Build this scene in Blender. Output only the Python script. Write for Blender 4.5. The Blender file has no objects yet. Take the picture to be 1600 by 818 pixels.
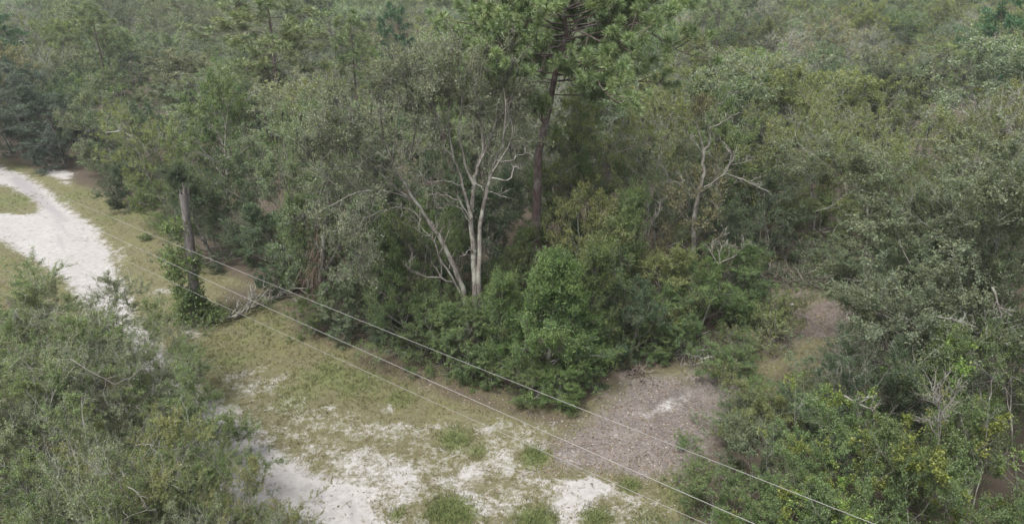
import bpy, math, random
import numpy as np
from math import radians, sin, cos, tan, pi
from mathutils import Vector

scene = bpy.context.scene
col = scene.collection
rng = np.random.default_rng(11)

# ------------------------------------------------------------------ camera
CAMZ, PITCH, FOC = 20.0, radians(22.5), 1143.0
cam_data = bpy.data.cameras.new("camera")
cam_data.sensor_fit = 'HORIZONTAL'
cam_data.angle_x = 2 * math.atan(800 / FOC)
cam_data.clip_start = 0.1
cam_data.clip_end = 6000
cam = bpy.data.objects.new("camera", cam_data)
cam.location = (0, 0, CAMZ)
cam.rotation_euler = (radians(90) - PITCH, 0, 0)
col.objects.link(cam)
scene.camera = cam

# ------------------------------------------------------------------ sky and sun (bright overcast)
SUN_EL, SUN_ROT = radians(62), radians(215)
world = bpy.data.worlds.new("World")
scene.world = world
world.use_nodes = True
wn = world.node_tree
wn.nodes.clear()
w_out = wn.nodes.new('ShaderNodeOutputWorld')
w_bg = wn.nodes.new('ShaderNodeBackground')
w_sky = wn.nodes.new('ShaderNodeTexSky')
w_sky.sky_type = 'NISHITA'
w_sky.sun_disc = False
w_sky.sun_elevation = SUN_EL
w_sky.sun_rotation = SUN_ROT
w_sky.dust_density = 4.0
w_sky.air_density = 1.0
w_hsv = wn.nodes.new('ShaderNodeHueSaturation')      # cloud cover greys the sky
w_hsv.inputs['Saturation'].default_value = 0.3
w_bg.inputs['Strength'].default_value = 0.12
wn.links.new(w_sky.outputs[0], w_hsv.inputs['Color'])
wn.links.new(w_hsv.outputs[0], w_bg.inputs[0])
wn.links.new(w_bg.outputs[0], w_out.inputs[0])

sun_data = bpy.data.lights.new("sun", 'SUN')
sun_data.energy = 1.5
sun_data.angle = radians(11)
sun_data.color = (1.0, 0.985, 0.965)
sun = bpy.data.objects.new("sun", sun_data)
sd = Vector((sin(SUN_ROT) * cos(SUN_EL), cos(SUN_ROT) * cos(SUN_EL), sin(SUN_EL)))
sun.rotation_euler = sd.to_track_quat('Z', 'Y').to_euler()
sun.location = (0, 0, 60)
col.objects.link(sun)

scene.view_settings.view_transform = 'Standard'
scene.view_settings.look = 'None'
scene.view_settings.gamma = 1
scene.view_settings.exposure = 1.45
cy = scene.cycles
cy.max_bounces = 5
cy.diffuse_bounces = 4
cy.glossy_bounces = 2
cy.transmission_bounces = 3
cy.volume_bounces = 0
cy.transparent_max_bounces = 4
cy.use_denoising = True
cy.denoising_input_passes = 'RGB_ALBEDO_NORMAL'
cy.denoising_prefilter = 'ACCURATE'
cy.caustics_reflective = False
cy.caustics_refractive = False
HAZE = 0.0003

# ------------------------------------------------------------------ picture pixel -> place in the world
cp, sp = cos(PITCH), sin(PITCH)


TILT = PITCH - radians(21.0)


def cD(D):
    """ground distances below were measured for a camera tilt of 21 degrees"""
    return CAMZ / tan(math.atan2(CAMZ, D) + TILT)


def cDHR(D, H, R):
    D2 = cD(D)
    H2 = CAMZ - D2 * tan(math.atan2(CAMZ - H, D) + TILT)
    return D2, H2, R * D2 / D


def ray(px, py):
    u, v = (px - 800) / FOC, (409 - py) / FOC
    return np.array([u, cp + v * sp, -sp + v * cp])


def onz(px, py, z=0.0):
    d = ray(px, py)
    t = (z - CAMZ) / d[2]
    return np.array([0, 0, CAMZ]) + d * t


def ond(px, py, D):
    d = ray(px, py)
    return np.array([0, 0, CAMZ]) + d * (D / d[1])


def xat(px, D, z):
    return (px - 800) / FOC * (D * cp + (CAMZ - z) * sp)


def gpix(x, y, z=0.0):
    dz = z - CAMZ
    f = y * cp - dz * sp
    v = y * sp + dz * cp
    return 800 + FOC * x / f, 409 - FOC * v / f


# ------------------------------------------------------------------ materials
def new_mat(name):
    m = bpy.data.materials.new(name)
    m.use_nodes = True
    nt = m.node_tree
    nt.nodes.clear()
    out = nt.nodes.new('ShaderNodeOutputMaterial')
    return m, nt, out


class NT:
    def __init__(self, nt):
        self.nt = nt

    def n(self, t, **kw):
        x = self.nt.nodes.new(t)
        for k, v in kw.items():
            setattr(x, k, v)
        return x

    def l(self, a, b):
        self.nt.links.new(a, b)

    def val(self, sock, v):
        if hasattr(v, 'is_linked') or isinstance(v, bpy.types.NodeSocket):
            self.l(v, sock)
        else:
            sock.default_value = v

    def math(self, op, a, b=0.0, clamp=False):
        x = self.n('ShaderNodeMath', operation=op, use_clamp=clamp)
        self.val(x.inputs[0], a)
        self.val(x.inputs[1], b)
        return x.outputs[0]

    def noise(self, scale, detail=3, rough=0.55, vec=None, dist=0.0):
        x = self.n('ShaderNodeTexNoise')
        x.inputs['Scale'].default_value = scale
        x.inputs['Detail'].default_value = detail
        x.inputs['Roughness'].default_value = rough
        x.inputs['Distortion'].default_value = dist
        if vec is not None:
            self.l(vec, x.inputs['Vector'])
        return x.outputs['Fac']

    def mix(self, f, a, b, blend='MIX'):
        x = self.n('ShaderNodeMix', data_type='RGBA', blend_type=blend)
        self.val(x.inputs[0], f)
        for s, v in ((x.inputs[6], a), (x.inputs[7], b)):
            if isinstance(v, tuple):
                s.default_value = (*v, 1)
            else:
                self.l(v, s)
        return x.outputs[2]

    def rangef(self, v, a, b, c=0.0, d=1.0):
        x = self.n('ShaderNodeMapRange')
        self.val(x.inputs[0], v)
        for i, q in enumerate((a, b, c, d)):
            self.val(x.inputs[1 + i], q)
        return x.outputs[0]


def leaf_material(name, var=0.5, hue=0.025, back=1.45, rough=0.55, transl=0.45, warm=0.06):
    m, nt, out = new_mat(name)
    N = NT(nt)
    oi = N.n('ShaderNodeObjectInfo')
    at = N.n('ShaderNodeAttribute', attribute_name='tint')
    tc = N.n('ShaderNodeTexCoord')
    clump = N.noise(0.55, 3, 0.6, tc.outputs['Object'])
    hs = N.n('ShaderNodeHueSaturation')
    r = N.math('SUBTRACT', oi.outputs['Random'], 0.5)
    hv = N.math('MULTIPLY', r, hue)
    hc = N.math('MULTIPLY', N.math('SUBTRACT', clump, 0.5), -0.10)
    N.l(N.math('ADD', N.math('ADD', hv, hc), 0.5), hs.inputs['Hue'])
    v1 = N.rangef(at.outputs['Fac'], 0, 1, 1 - var, 1 + var)
    v2 = N.rangef(clump, 0.3, 0.7, 0.75, 1.25)
    v3 = N.rangef(oi.outputs['Random'], 0, 1, 0.88, 1.12)
    N.l(N.math('MULTIPLY', N.math('MULTIPLY', v1, v2), v3), hs.inputs['Value'])
    N.l(oi.outputs['Color'], hs.inputs['Color'])
    # a few dry, yellowing leaves
    dry = N.math('GREATER_THAN', at.outputs['Fac'], 1 - warm * 0.5)
    c = N.mix(N.math('MULTIPLY', dry, 0.55), hs.outputs[0], (0.22, 0.19, 0.07))
    ge = N.n('ShaderNodeNewGeometry')
    pale = N.mix(1.0, c, (back, back * 0.97, back * 1.05), 'MULTIPLY')
    c2 = N.mix(ge.outputs['Backfacing'], c, pale)
    b = N.n('ShaderNodeBsdfPrincipled')
    N.l(c2, b.inputs['Base Color'])
    b.inputs['Roughness'].default_value = rough
    b.inputs['Specular IOR Level'].default_value = 0.5
    t = N.n('ShaderNodeBsdfTranslucent')
    N.l(N.mix(1.0, c, (1.25, 1.35, 0.6), 'MULTIPLY'), t.inputs['Color'])
    mx = N.n('ShaderNodeMixShader')
    mx.inputs[0].default_value = transl
    N.l(b.outputs[0], mx.inputs[1])
    N.l(t.outputs[0], mx.inputs[2])
    N.l(mx.outputs[0], out.inputs[0])
    return m


def bark_material(name, c1, c2, c3, scale=3.0, rough=0.9, stretch=0.25, bump=0.4):
    m, nt, out = new_mat(name)
    N = NT(nt)
    tc = N.n('ShaderNodeTexCoord')
    mp = N.n('ShaderNodeMapping')
    mp.inputs['Scale'].default_value = (1, 1, stretch)
    N.l(tc.outputs['Object'], mp.inputs[0])
    a = N.noise(scale * 4, 5, 0.65, mp.outputs[0])
    b_ = N.noise(scale * 0.7, 3, 0.6, tc.outputs['Object'])
    c = N.mix(N.rangef(a, 0.35, 0.65), c1, c2)
    c = N.mix(N.rangef(b_, 0.48, 0.62), c, c3)
    b = N.n('ShaderNodeBsdfPrincipled')
    N.l(c, b.inputs['Base Color'])
    b.inputs['Roughness'].default_value = rough
    b.inputs['Specular IOR Level'].default_value = 0.2
    bp = N.n('ShaderNodeBump')
    bp.inputs['Strength'].default_value = bump
    bp.inputs['Distance'].default_value = 0.03
    N.l(a, bp.inputs['Height'])
    N.l(bp.outputs[0], b.inputs['Normal'])
    N.l(b.outputs[0], out.inputs[0])
    return m


def ramp_material(name, cols, rough=0.9, metallic=0.0, transl=0.0):
    """colour from the tint attribute, for grass, litter and moss"""
    m, nt, out = new_mat(name)
    N = NT(nt)
    at = N.n('ShaderNodeAttribute', attribute_name='tint')
    cr = N.n('ShaderNodeValToRGB')
    e = cr.color_ramp.elements
    e[0].position, e[0].color = 0, (*cols[0], 1)
    e[1].position, e[1].color = 1, (*cols[-1], 1)
    for i, c in enumerate(cols[1:-1]):
        k = e.new((i + 1) / (len(cols) - 1))
        k.color = (*c, 1)
    N.l(at.outputs['Fac'], cr.inputs[0])
    b = N.n('ShaderNodeBsdfPrincipled')
    N.l(cr.outputs[0], b.inputs['Base Color'])
    b.inputs['Roughness'].default_value = rough
    b.inputs['Metallic'].default_value = metallic
    b.inputs['Specular IOR Level'].default_value = 0.25
    N.l(b.outputs[0], out.inputs[0])
    return m


M_LEAF = leaf_material("oak_leaves")
M_NEEDLE = leaf_material("pine_needles", var=0.4, back=1.0, rough=0.45, transl=0.15, warm=0.06)
M_VINE = leaf_material("vine_leaves", var=0.5, hue=0.05, back=1.2, transl=0.35, warm=0.25)
M_BARK = bark_material("lichened_oak_bark", (0.09, 0.08, 0.068), (0.18, 0.165, 0.145), (0.24, 0.24, 0.205), 2.5)
M_PALE = bark_material("pale_smooth_bark", (0.07, 0.062, 0.052), (0.2, 0.182, 0.158), (0.24, 0.238, 0.2), 2.6, bump=0.7)
M_PINEBARK = bark_material("plated_pine_bark", (0.05, 0.036, 0.03), (0.12, 0.088, 0.078), (0.15, 0.128, 0.12), 2.2, bump=0.8)
M_DEAD = bark_material("bleached_dead_wood", (0.11, 0.1, 0.085), (0.21, 0.195, 0.17), (0.25, 0.24, 0.21), 2.5)
M_TWIG = bark_material("lichen_twigs", (0.16, 0.15, 0.125), (0.28, 0.27, 0.235), (0.35, 0.35, 0.30), 2.5, bump=0)
M_BROWN = bark_material("brown_brush_wood", (0.06, 0.045, 0.036), (0.14, 0.11, 0.09), (0.2, 0.17, 0.15), 2.5)
M_MOSS = ramp_material("hanging_moss", [(0.13, 0.13, 0.105), (0.2, 0.2, 0.17), (0.26, 0.26, 0.22)])
M_DRYVINE = ramp_material("dry_vines", [(0.13, 0.09, 0.065), (0.24, 0.17, 0.13), (0.3, 0.26, 0.22)])


# ------------------------------------------------------------------ mesh making
def make_mesh(name, V, quads=None, tris=None, tint=None, mat=None, smooth=False):
    me = bpy.data.meshes.new(name)
    V = np.asarray(V, dtype=np.float32)
    nq = 0 if quads is None else len(quads)
    ntr = 0 if tris is None else len(tris)
    me.vertices.add(len(V))
    me.vertices.foreach_set('co', V.ravel())
    loops = []
    if nq:
        loops.append(np.asarray(quads, dtype=np.int32).ravel())
    if ntr:
        loops.append(np.asarray(tris, dtype=np.int32).ravel())
    L = np.concatenate(loops) if loops else np.zeros(0, np.int32)
    me.loops.add(len(L))
    me.loops.foreach_set('vertex_index', L)
    me.polygons.add(nq + ntr)
    starts = np.concatenate([np.arange(nq) * 4, nq * 4 + np.arange(ntr) * 3]).astype(np.int32)
    me.polygons.foreach_set('loop_start', starts)
    if smooth:
        me.polygons.foreach_set('use_smooth', np.ones(nq + ntr, dtype=bool))
    if tint is not None:
        a = me.attributes.new('tint', 'FLOAT', 'POINT')
        a.data.foreach_set('value', np.asarray(tint, dtype=np.float32))
    if mat:
        me.materials.append(mat)
    me.update(calc_edges=True)
    return me


class Tubes:
    def __init__(self):
        self.V, self.Q, self.T, self.n = [], [], [], 0

    def add(self, pts, r, sides=None):
        pts = np.asarray(pts, float)
        r = np.asarray(r, float)
        if sides is None:
            sides = 8 if r[0] > 0.12 else 6 if r[0] > 0.06 else 4 if r[0] > 0.02 else 3
        k = len(pts)
        tg = np.gradient(pts, axis=0)
        tg /= np.linalg.norm(tg, axis=1, keepdims=True) + 1e-9
        ref = np.array([1.0, 0, 0]) if abs(tg.mean(0)[0]) < 0.6 else np.array([0, 1.0, 0])
        u = np.cross(tg, ref)
        u /= np.linalg.norm(u, axis=1, keepdims=True) + 1e-9
        v = np.cross(tg, u)
        an = np.arange(sides) * 2 * pi / sides
        P = pts[:, None] + r[:, None, None] * (np.cos(an)[None, :, None] * u[:, None] + np.sin(an)[None, :, None] * v[:, None])
        self.V.append(P.reshape(-1, 3))
        i = np.arange(k - 1)[:, None] * sides + np.arange(sides)[None] + self.n
        j = np.arange(k - 1)[:, None] * sides + (np.arange(sides)[None] + 1) % sides + self.n
        self.Q.append(np.stack([i, j, j + sides, i + sides], -1).reshape(-1, 4))
        self.n += k * sides

    def spikes(self, S, E, r):
        """many thin three-sided spikes from S to E"""
        S = np.asarray(S, float); E = np.asarray(E, float)
        n = len(S)
        if not n:
            return
        d = E - S
        d /= np.linalg.norm(d, axis=1, keepdims=True) + 1e-9
        u = np.cross(d, np.array([0.3, 0.2, 1.0]))
        u /= np.linalg.norm(u, axis=1, keepdims=True) + 1e-9
        v = np.cross(d, u)
        r = np.broadcast_to(np.asarray(r, float), (n,))[:, None]
        a = [S + r * (cos(t) * u + sin(t) * v) for t in (0, 2.094, 4.189)]
        P = np.stack(a + [E], 1)
        b = np.arange(n)[:, None] * 4 + self.n
        self.V.append(P.reshape(-1, 3))
        for q in ((0, 1, 3), (1, 2, 3), (2, 0, 3)):
            self.T.append(b + np.array(q)[None])
        self.n += 4 * n

    def mesh(self, name, mat, tint=False, smooth=True):
        V = np.concatenate(self.V)
        Q = np.concatenate(self.Q) if self.Q else None
        T = np.concatenate(self.T) if self.T else None
        return make_mesh(name, V, Q, T, rng.random(len(V)) if tint else None, mat, smooth)


def unit(a):
    return a / (np.linalg.norm(a, axis=-1, keepdims=True) + 1e-9)


def leaf_quads(C, D, NRM, L, W, fold=0.25):
    """rhombic leaves: centre C, direction D, facing NRM, length L, width W"""
    D = unit(D)
    S = unit(np.cross(D, NRM))
    U = np.cross(S, D)
    L = np.broadcast_to(L, (len(C),))[:, None]
    W = np.broadcast_to(W, (len(C),))[:, None]
    P = np.stack([C - D * L * 0.5, C + S * W * 0.5 + U * W * fold, C + D * L * 0.5, C - S * W * 0.5 + U * W * fold], 1)
    F = np.arange(len(C) * 4).reshape(-1, 4)
    return P.reshape(-1, 3), F


def path(start, d, length, nseg, wander, trop=0.0):
    pts = [np.array(start, float)]
    d = unit(np.array(d, float))
    st = length / nseg
    for i in range(nseg):
        d = unit(d + rng.normal(0, wander, 3) + np.array([0, 0, trop]))
        pts.append(pts[-1] + d * st)
    return np.array(pts)


def side_dir(d, ang):
    """direction turned by ang away from d, at a random azimuth"""
    d = unit(d)
    r = rng.normal(0, 1, 3)
    p = unit(r - d * r.dot(d))
    return unit(d * cos(ang) + p * sin(ang))


def at_path(p, t):
    f = t * (len(p) - 1)
    i = min(int(f), len(p) - 2)
    return p[i] + (p[i + 1] - p[i]) * (f - i), unit(p[i + 1] - p[i])


SHAPES = {
    'round': lambda t: math.sqrt(max(0.05, 1 - ((t - 0.5) / 0.62) ** 2)),
    'ovoid': lambda t: math.sqrt(max(0.06, 1 - ((t - 0.42) / 0.66) ** 2)) * (1 - 0.25 * t),
    'cone': lambda t: max(0.12, (1 - t) ** 0.75) * 0.95 + 0.05,
    'bush': lambda t: math.sqrt(max(0.04, 1 - ((t - 0.3) / 0.75) ** 2)),
    'vase': lambda t: 0.45 + 0.6 * t if t < 0.8 else max(0.3, 0.93 - 2.2 * (t - 0.8)),
}


class Tree:
    """limbs, twigs and leaves of one tree model, in metres, standing at the origin"""

    def __init__(self):
        self.wood, self.bare, self.moss = Tubes(), Tubes(), Tubes()
        self.C, self.D, self.N, self.L, self.W = [], [], [], [], []
        self.VC = ([], [], [], [], [])
        self.heart = np.zeros(3)

    # leaves set along twigs that leave the sample points
    def spray(self, pts, dirs, tw_len, n_leaf, leaf, spread=0.9, up=0.25, tw_r=0.006, aspect=0.5, face_up=0.7, twig_share=1.0, thick=0.35, centre=None):
        n = len(pts)
        td = unit(dirs + rng.normal(0, spread * 0.6, (n, 3)) + np.array([0, 0, up]))
        ln = tw_len * rng.uniform(0.5, 1.2, n)[:, None]
        E = pts + td * ln
        k = max(1, int(n * twig_share))
        self.wood.spikes(pts[:k], E[:k], tw_r)
        m = n_leaf
        t = rng.uniform(0.15, 1.05, (n, m, 1))
        C = pts[:, None] + td[:, None] * ln[:, None] * t + rng.normal(0, leaf * thick * 1.6, (n, m, 3))
        Dd = td[:, None] * 0.6 + rng.normal(0, 0.7, (n, m, 3))
        Nn = rng.normal(0, 0.5, (n, m, 3)) + np.array([0, 0, face_up * 0.6])
        if centre is not None:
            Nn = Nn + unit(C - centre[0]) * 0.45 + unit(C - centre[1]) * 0.6
        C, Dd, Nn = C.reshape(-1, 3), Dd.reshape(-1, 3), Nn.reshape(-1, 3)
        l = leaf * rng.uniform(0.65, 1.3, len(C))
        self.C.append(C); self.D.append(Dd); self.N.append(Nn); self.L.append(l); self.W.append(l * aspect * rng.uniform(0.8, 1.2, len(C)))

    def leafy(self, p, r0, P, lv=2, cen=None):
        """side branches of branch path p, down to leafy twigs"""
        L = np.linalg.norm(p[-1] - p[0])
        n2 = P['n2'] if lv == 2 else P['n3']
        for i in range(n2):
            t = rng.uniform(0.25, 1.0) if i else 1.0
            q, d = at_path(p, min(t, 0.999))
            ang = rng.uniform(0.45, 1.1) if i else 0.15
            dd = side_dir(d, ang)
            dd = unit(dd + np.array([0, 0, P['lift']]))
            l = L * rng.uniform(0.32, 0.6) * (1.1 - 0.35 * t) if lv == 2 else L * rng.uniform(0.35, 0.65)
            l = max(l, 0.35 if lv == 3 else 0.6)
            r = r0 * (0.5 if lv == 2 else 0.45) * (1 - 0.3 * t)
            b = path(q, dd, l, 4 if lv == 2 else 3, P['wander'], P['trop'])
            self.wood.add(b, np.linspace(max(r, 0.008), 0.006, len(b)), 4 if r > 0.03 else 3)
            if P.get('bare', 0) > 0 and lv == 2 and rng.random() < P['bare']:
                self.deadtwigs(b, l * 1.25, max(r * 0.6, 0.01) * P.get('bare_r', 1))
            if P.get('moss', 0) > 0 and rng.random() < P['moss']:
                self.hang(b, P.get('moss_len', 0.5))
            if lv == 2:
                self.leafy(b, r, P, 3, b.mean(0) - np.array([0, 0, 0.15]))
            else:
                k = P['tw']
                ts = rng.uniform(0.05, 1.0, k)
                idx = ts * (len(b) - 1)
                i0 = np.minimum(idx.astype(int), len(b) - 2)
                fr = (idx - i0)[:, None]
                pts = b[i0] * (1 - fr) + b[i0 + 1] * fr
                dr = unit(b[i0 + 1] - b[i0])
                if P.get('vine') and P['vine'](b[-1]):
                    keepl = (self.C, self.D, self.N, self.L, self.W)
                    self.C, self.D, self.N, self.L, self.W = self.VC
                    self.spray(pts, dr, P['twl'] * 1.1, P['nl'] + 1, P['leaf'] * 1.0, 0.8, 0.1, 0.006, 0.8, 0.9, 0.3)
                    self.C, self.D, self.N, self.L, self.W = keepl
                    continue
                self.spray(pts, dr, P['twl'], P['nl'], P['leaf'], P.get('spread', 0.9), P.get('up', 0.25), P.get('tw_r', 0.006), P.get('aspect', 0.5), P.get('face', 0.7), P.get('tshare', 0.6), centre=(cen, self.heart))

    def deadtwigs(self, p, l, r, n=5, dest=None):
        dest = dest or self.bare
        for i in range(n):
            q, d = at_path(p, rng.uniform(0.2, 0.99))
            dd = unit(side_dir(d, rng.uniform(0.4, 1.0)) + np.array([0, 0, 0.45]))
            b = path(q, dd, l * rng.uniform(0.5, 1.1), 5, 0.28, 0.05)
            dest.add(b, np.linspace(r, 0.005, len(b)), 3)
            S, E = [], []
            for k in range(4):
                q2, d2 = at_path(b, rng.uniform(0.2, 0.95))
                S.append(q2); E.append(q2 + side_dir(d2, rng.uniform(0.5, 1.1)) * l * rng.uniform(0.15, 0.4))
            dest.spikes(S, E, r * 0.5)

    def hang(self, p, ln, n=6):
        S, E = [], []
        for i in range(n):
            q, d = at_path(p, rng.uniform(0.1, 0.99))
            for k in range(3):
                o = q + rng.normal(0, 0.05, 3)
                S.append(o); E.append(o + np.array([rng.normal(0, .05), rng.normal(0, .05), -ln * rng.uniform(0.4, 1.3)]))
        self.moss.spikes(S, E, 0.028)

    def crown_mesh(self, name, mat):
        C, D, N = np.concatenate(self.C), np.concatenate(self.D), np.concatenate(self.N)
        L, W = np.concatenate(self.L), np.concatenate(self.W)
        V, F = leaf_quads(C, D, N, L, W)
        return make_mesh(name, V, F, None, np.repeat(rng.random(len(C)), 4), mat)

    def meshes(self, leaf_mat, bark_mat, bare_mat=None, scale=None):
        out = [('trunk', self.wood.mesh('trunk', bark_mat))]
        if self.C:
            out.append(('crown', self.crown_mesh('crown', leaf_mat)))
        if self.VC[0]:
            keepl = (self.C, self.D, self.N, self.L, self.W)
            self.C, self.D, self.N, self.L, self.W = self.VC
            out.append(('vine_leaves', self.crown_mesh('vine_leaves', M_VINE)))
            self.C, self.D, self.N, self.L, self.W = keepl
        if self.bare.V:
            out.append(('bare_branches', self.bare.mesh('bare_branches', bare_mat or M_TWIG)))
        if self.moss.V:
            out.append(('spanish_moss', self.moss.mesh('spanish_moss', M_MOSS, tint=True)))
        if scale:      # bring the whole model to the wanted height and radius
            H, R = scale
            V = np.concatenate(self.C)
            h = np.percentile(V[:, 2], 99.7)
            r = np.percentile(np.hypot(V[:, 0], V[:, 1]), 97)
            k = np.array([R / r, R / r, H / h], np.float32)
            for _, me in out:
                a = np.zeros(len(me.vertices) * 3, np.float32)
                me.vertices.foreach_get('co', a)
                a = (a.reshape(-1, 3) * k).ravel()
                me.vertices.foreach_set('co', a)
                me.update()
        return out


BASE = dict(n2=7, n3=5, tw=8, twl=0.42, nl=9, leaf=0.11, lift=0.12, wander=0.22, trop=0.03)


def grow(seed, H, R, shape='round', base=0.25, n1=13, trunks=1, lean=0.05, bark=None, leafm=None, barem=None, **kw):
    global rng
    keep = rng
    rng = np.random.default_rng(seed)
    P = dict(BASE); P.update(kw)
    T = Tree()
    f = SHAPES[shape]
    T.heart = np.array([0, 0, H * 0.42])
    n = 0
    for s in range(trunks):
        az = rng.uniform(0, 2 * pi)
        off = 0.0 if trunks == 1 else 0.3
        spread = lean if trunks == 1 else 0.22
        p = path((off * cos(az), off * sin(az), -0.3), (cos(az) * spread, sin(az) * spread, 1), H * 0.93 * (1 if s == 0 else rng.uniform(0.75, 0.95)), 9, 0.09, 0.03)
        r0 = P.get('r0', 0.02 * H) * (1 if trunks == 1 else 0.7)
        T.wood.add(p, np.linspace(1, 0.12, len(p)) ** 1.1 * r0)
        m = max(3, n1 // trunks)
        for i in range(m):
            tt = (i + rng.uniform(0.2, 0.8)) / m
            t = base + (0.99 - base) * tt
            q, d = at_path(p, t)
            a = n * 2.39996 + rng.uniform(-0.3, 0.3)
            n += 1
            el = radians(P.get('el0', 15) + (P.get('el1', 62) - P.get('el0', 15)) * tt + rng.uniform(-8, 8))
            L = R * f(tt) * (0.9 if shape != 'vase' else 0.8) * rng.uniform(*P.get('vary', (0.8, 1.15))) / (max(0.55, cos(el)) if shape != 'cone' else 1)
            L = max(L, 0.6)
            dd = (cos(a) * cos(el), sin(a) * cos(el), sin(el))
            b = path(q, dd, L, 6, P['wander'] * 0.8, P.get('trop1', 0.05))
            rb = max(0.02, r0 * 0.45 * (1 - 0.6 * t))
            T.wood.add(b, np.linspace(rb, 0.012, len(b)))
            if P.get('moss', 0) and rng.random() < P['moss'] * 2:
                T.hang(b, P.get('moss_len', 0.5) * 1.4, 10)
            T.leafy(b, rb, P)
    out = T.meshes(leafm or M_LEAF, bark or M_BARK, barem, scale=(H, R))
    rng = keep
    return dict(parts=out, H=H, R=R)


# ------------------------------------------------------------------ placing things
PLACED = []
STUFF_PARTS = {'bare_branches', 'spanish_moss', 'twigs', 'dry_vines', 'vine_leaves', 'vine_stems', 'branches', 'leaves', 'crown'}


def tree_thing(model, name, cat, label, x, y, H, R, rz, tint, group=None, z=0.0, low=False):
    t = bpy.data.objects.new(name, None)
    t.empty_display_size = 0.5
    t.location = (x, y, z)
    t.rotation_euler = (0, 0, rz)
    t.scale = (R / model['R'], R / model['R'], H / model['H'])
    t['label'] = label
    t['category'] = cat
    if group:
        t['group'] = group
    col.objects.link(t)
    for nm, me in model['parts']:
        o = bpy.data.objects.new(nm, me)
        o.color = (*(YELLOW if nm == 'vine_leaves' and name != "dead_snag" else tint), 1)
        o.parent = t
        if nm in STUFF_PARTS: o['kind'] = 'stuff'
        col.objects.link(o)
    return t


def mesh_thing(name, me, label=None, cat=None, group=None, kind=None, loc=(0, 0, 0), parent=None, color=None):
    o = bpy.data.objects.new(name, me)
    o.location = loc
    if label: o['label'] = label
    if cat: o['category'] = cat
    if group: o['group'] = group
    if name in STUFF_PARTS: kind = 'stuff'
    if kind: o['kind'] = kind
    if color: o.color = (*color, 1)
    if parent: o.parent = parent
    col.objects.link(o)
    return o


# ------------------------------------------------------------------ ground
def poly_world(pts):
    return np.array([onz(a, b)[:2] for a, b in pts])


def poly_w(X, Y, pts, soft):
    """0..1 weight of points inside a polygon on the ground, soft edged (soft in metres)"""
    P = poly_world(pts)
    inside = np.zeros(X.shape, bool)
    dmin = np.full(X.shape, 1e9)
    for i in range(len(P)):
        a, b = P[i], P[(i + 1) % len(P)]
        c = (a[1] > Y) != (b[1] > Y)
        with np.errstate(divide='ignore', invalid='ignore'):
            xi = (b[0] - a[0]) * (Y - a[1]) / (b[1] - a[1]) + a[0]
        inside ^= c & (X < xi)
        ab = b - a
        t = np.clip(((X - a[0]) * ab[0] + (Y - a[1]) * ab[1]) / (ab @ ab + 1e-9), 0, 1)
        dmin = np.minimum(dmin, np.hypot(X - a[0] - t * ab[0], Y - a[1] - t * ab[1]))
    s = np.where(inside, dmin, -dmin)
    return np.clip(0.5 + s / (2 * soft), 0, 1)


def blob(X, Y, px, py, r):
    c = onz(px, py)
    return np.clip(1.3 - np.hypot(X - c[0], Y - c[1]) / r, 0, 1)


ROAD = [(-90, 238), (0, 256), (45, 273), (85, 298), (120, 330), (150, 347), (172, 380), (188, 420), (200, 450), (218, 495), (300, 588), (345, 622), (430, 690), (480, 715), (520, 742), (560, 745), (590, 770), (615, 840), (640, 900),
        (400, 900), (330, 760), (250, 640), (150, 510), (100, 440), (40, 402), (0, 378), (-90, 340)]
ISLE = [(-30, 290), (10, 288), (40, 305), (62, 322), (50, 332), (-30, 330)]
OPEN = [(-200, 236), (0, 246), (140, 292), (260, 335), (300, 400), (430, 462), (470, 520), (560, 545), (700, 590), (790, 628), (900, 640), (1000, 585), (1110, 560), (1150, 560), (1120, 640), (1075, 720), (1090, 950), (300, 1000), (0, 700), (-300, 500)]
STRIP = [(1150, 560), (1170, 430), (1180, 378), (1290, 372), (1330, 440), (1390, 490), (1300, 540), (1150, 610)]
MULCH = [(820, 735), (850, 700), (920, 655), (965, 612), (990, 582), (1060, 590), (1110, 572), (1150, 600), (1120, 680), (1070, 765), (1000, 752), (930, 735)]
SOIL = [(1225, 490), (1290, 468), (1350, 476), (1345, 505), (1290, 530), (1235, 525)]


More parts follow.
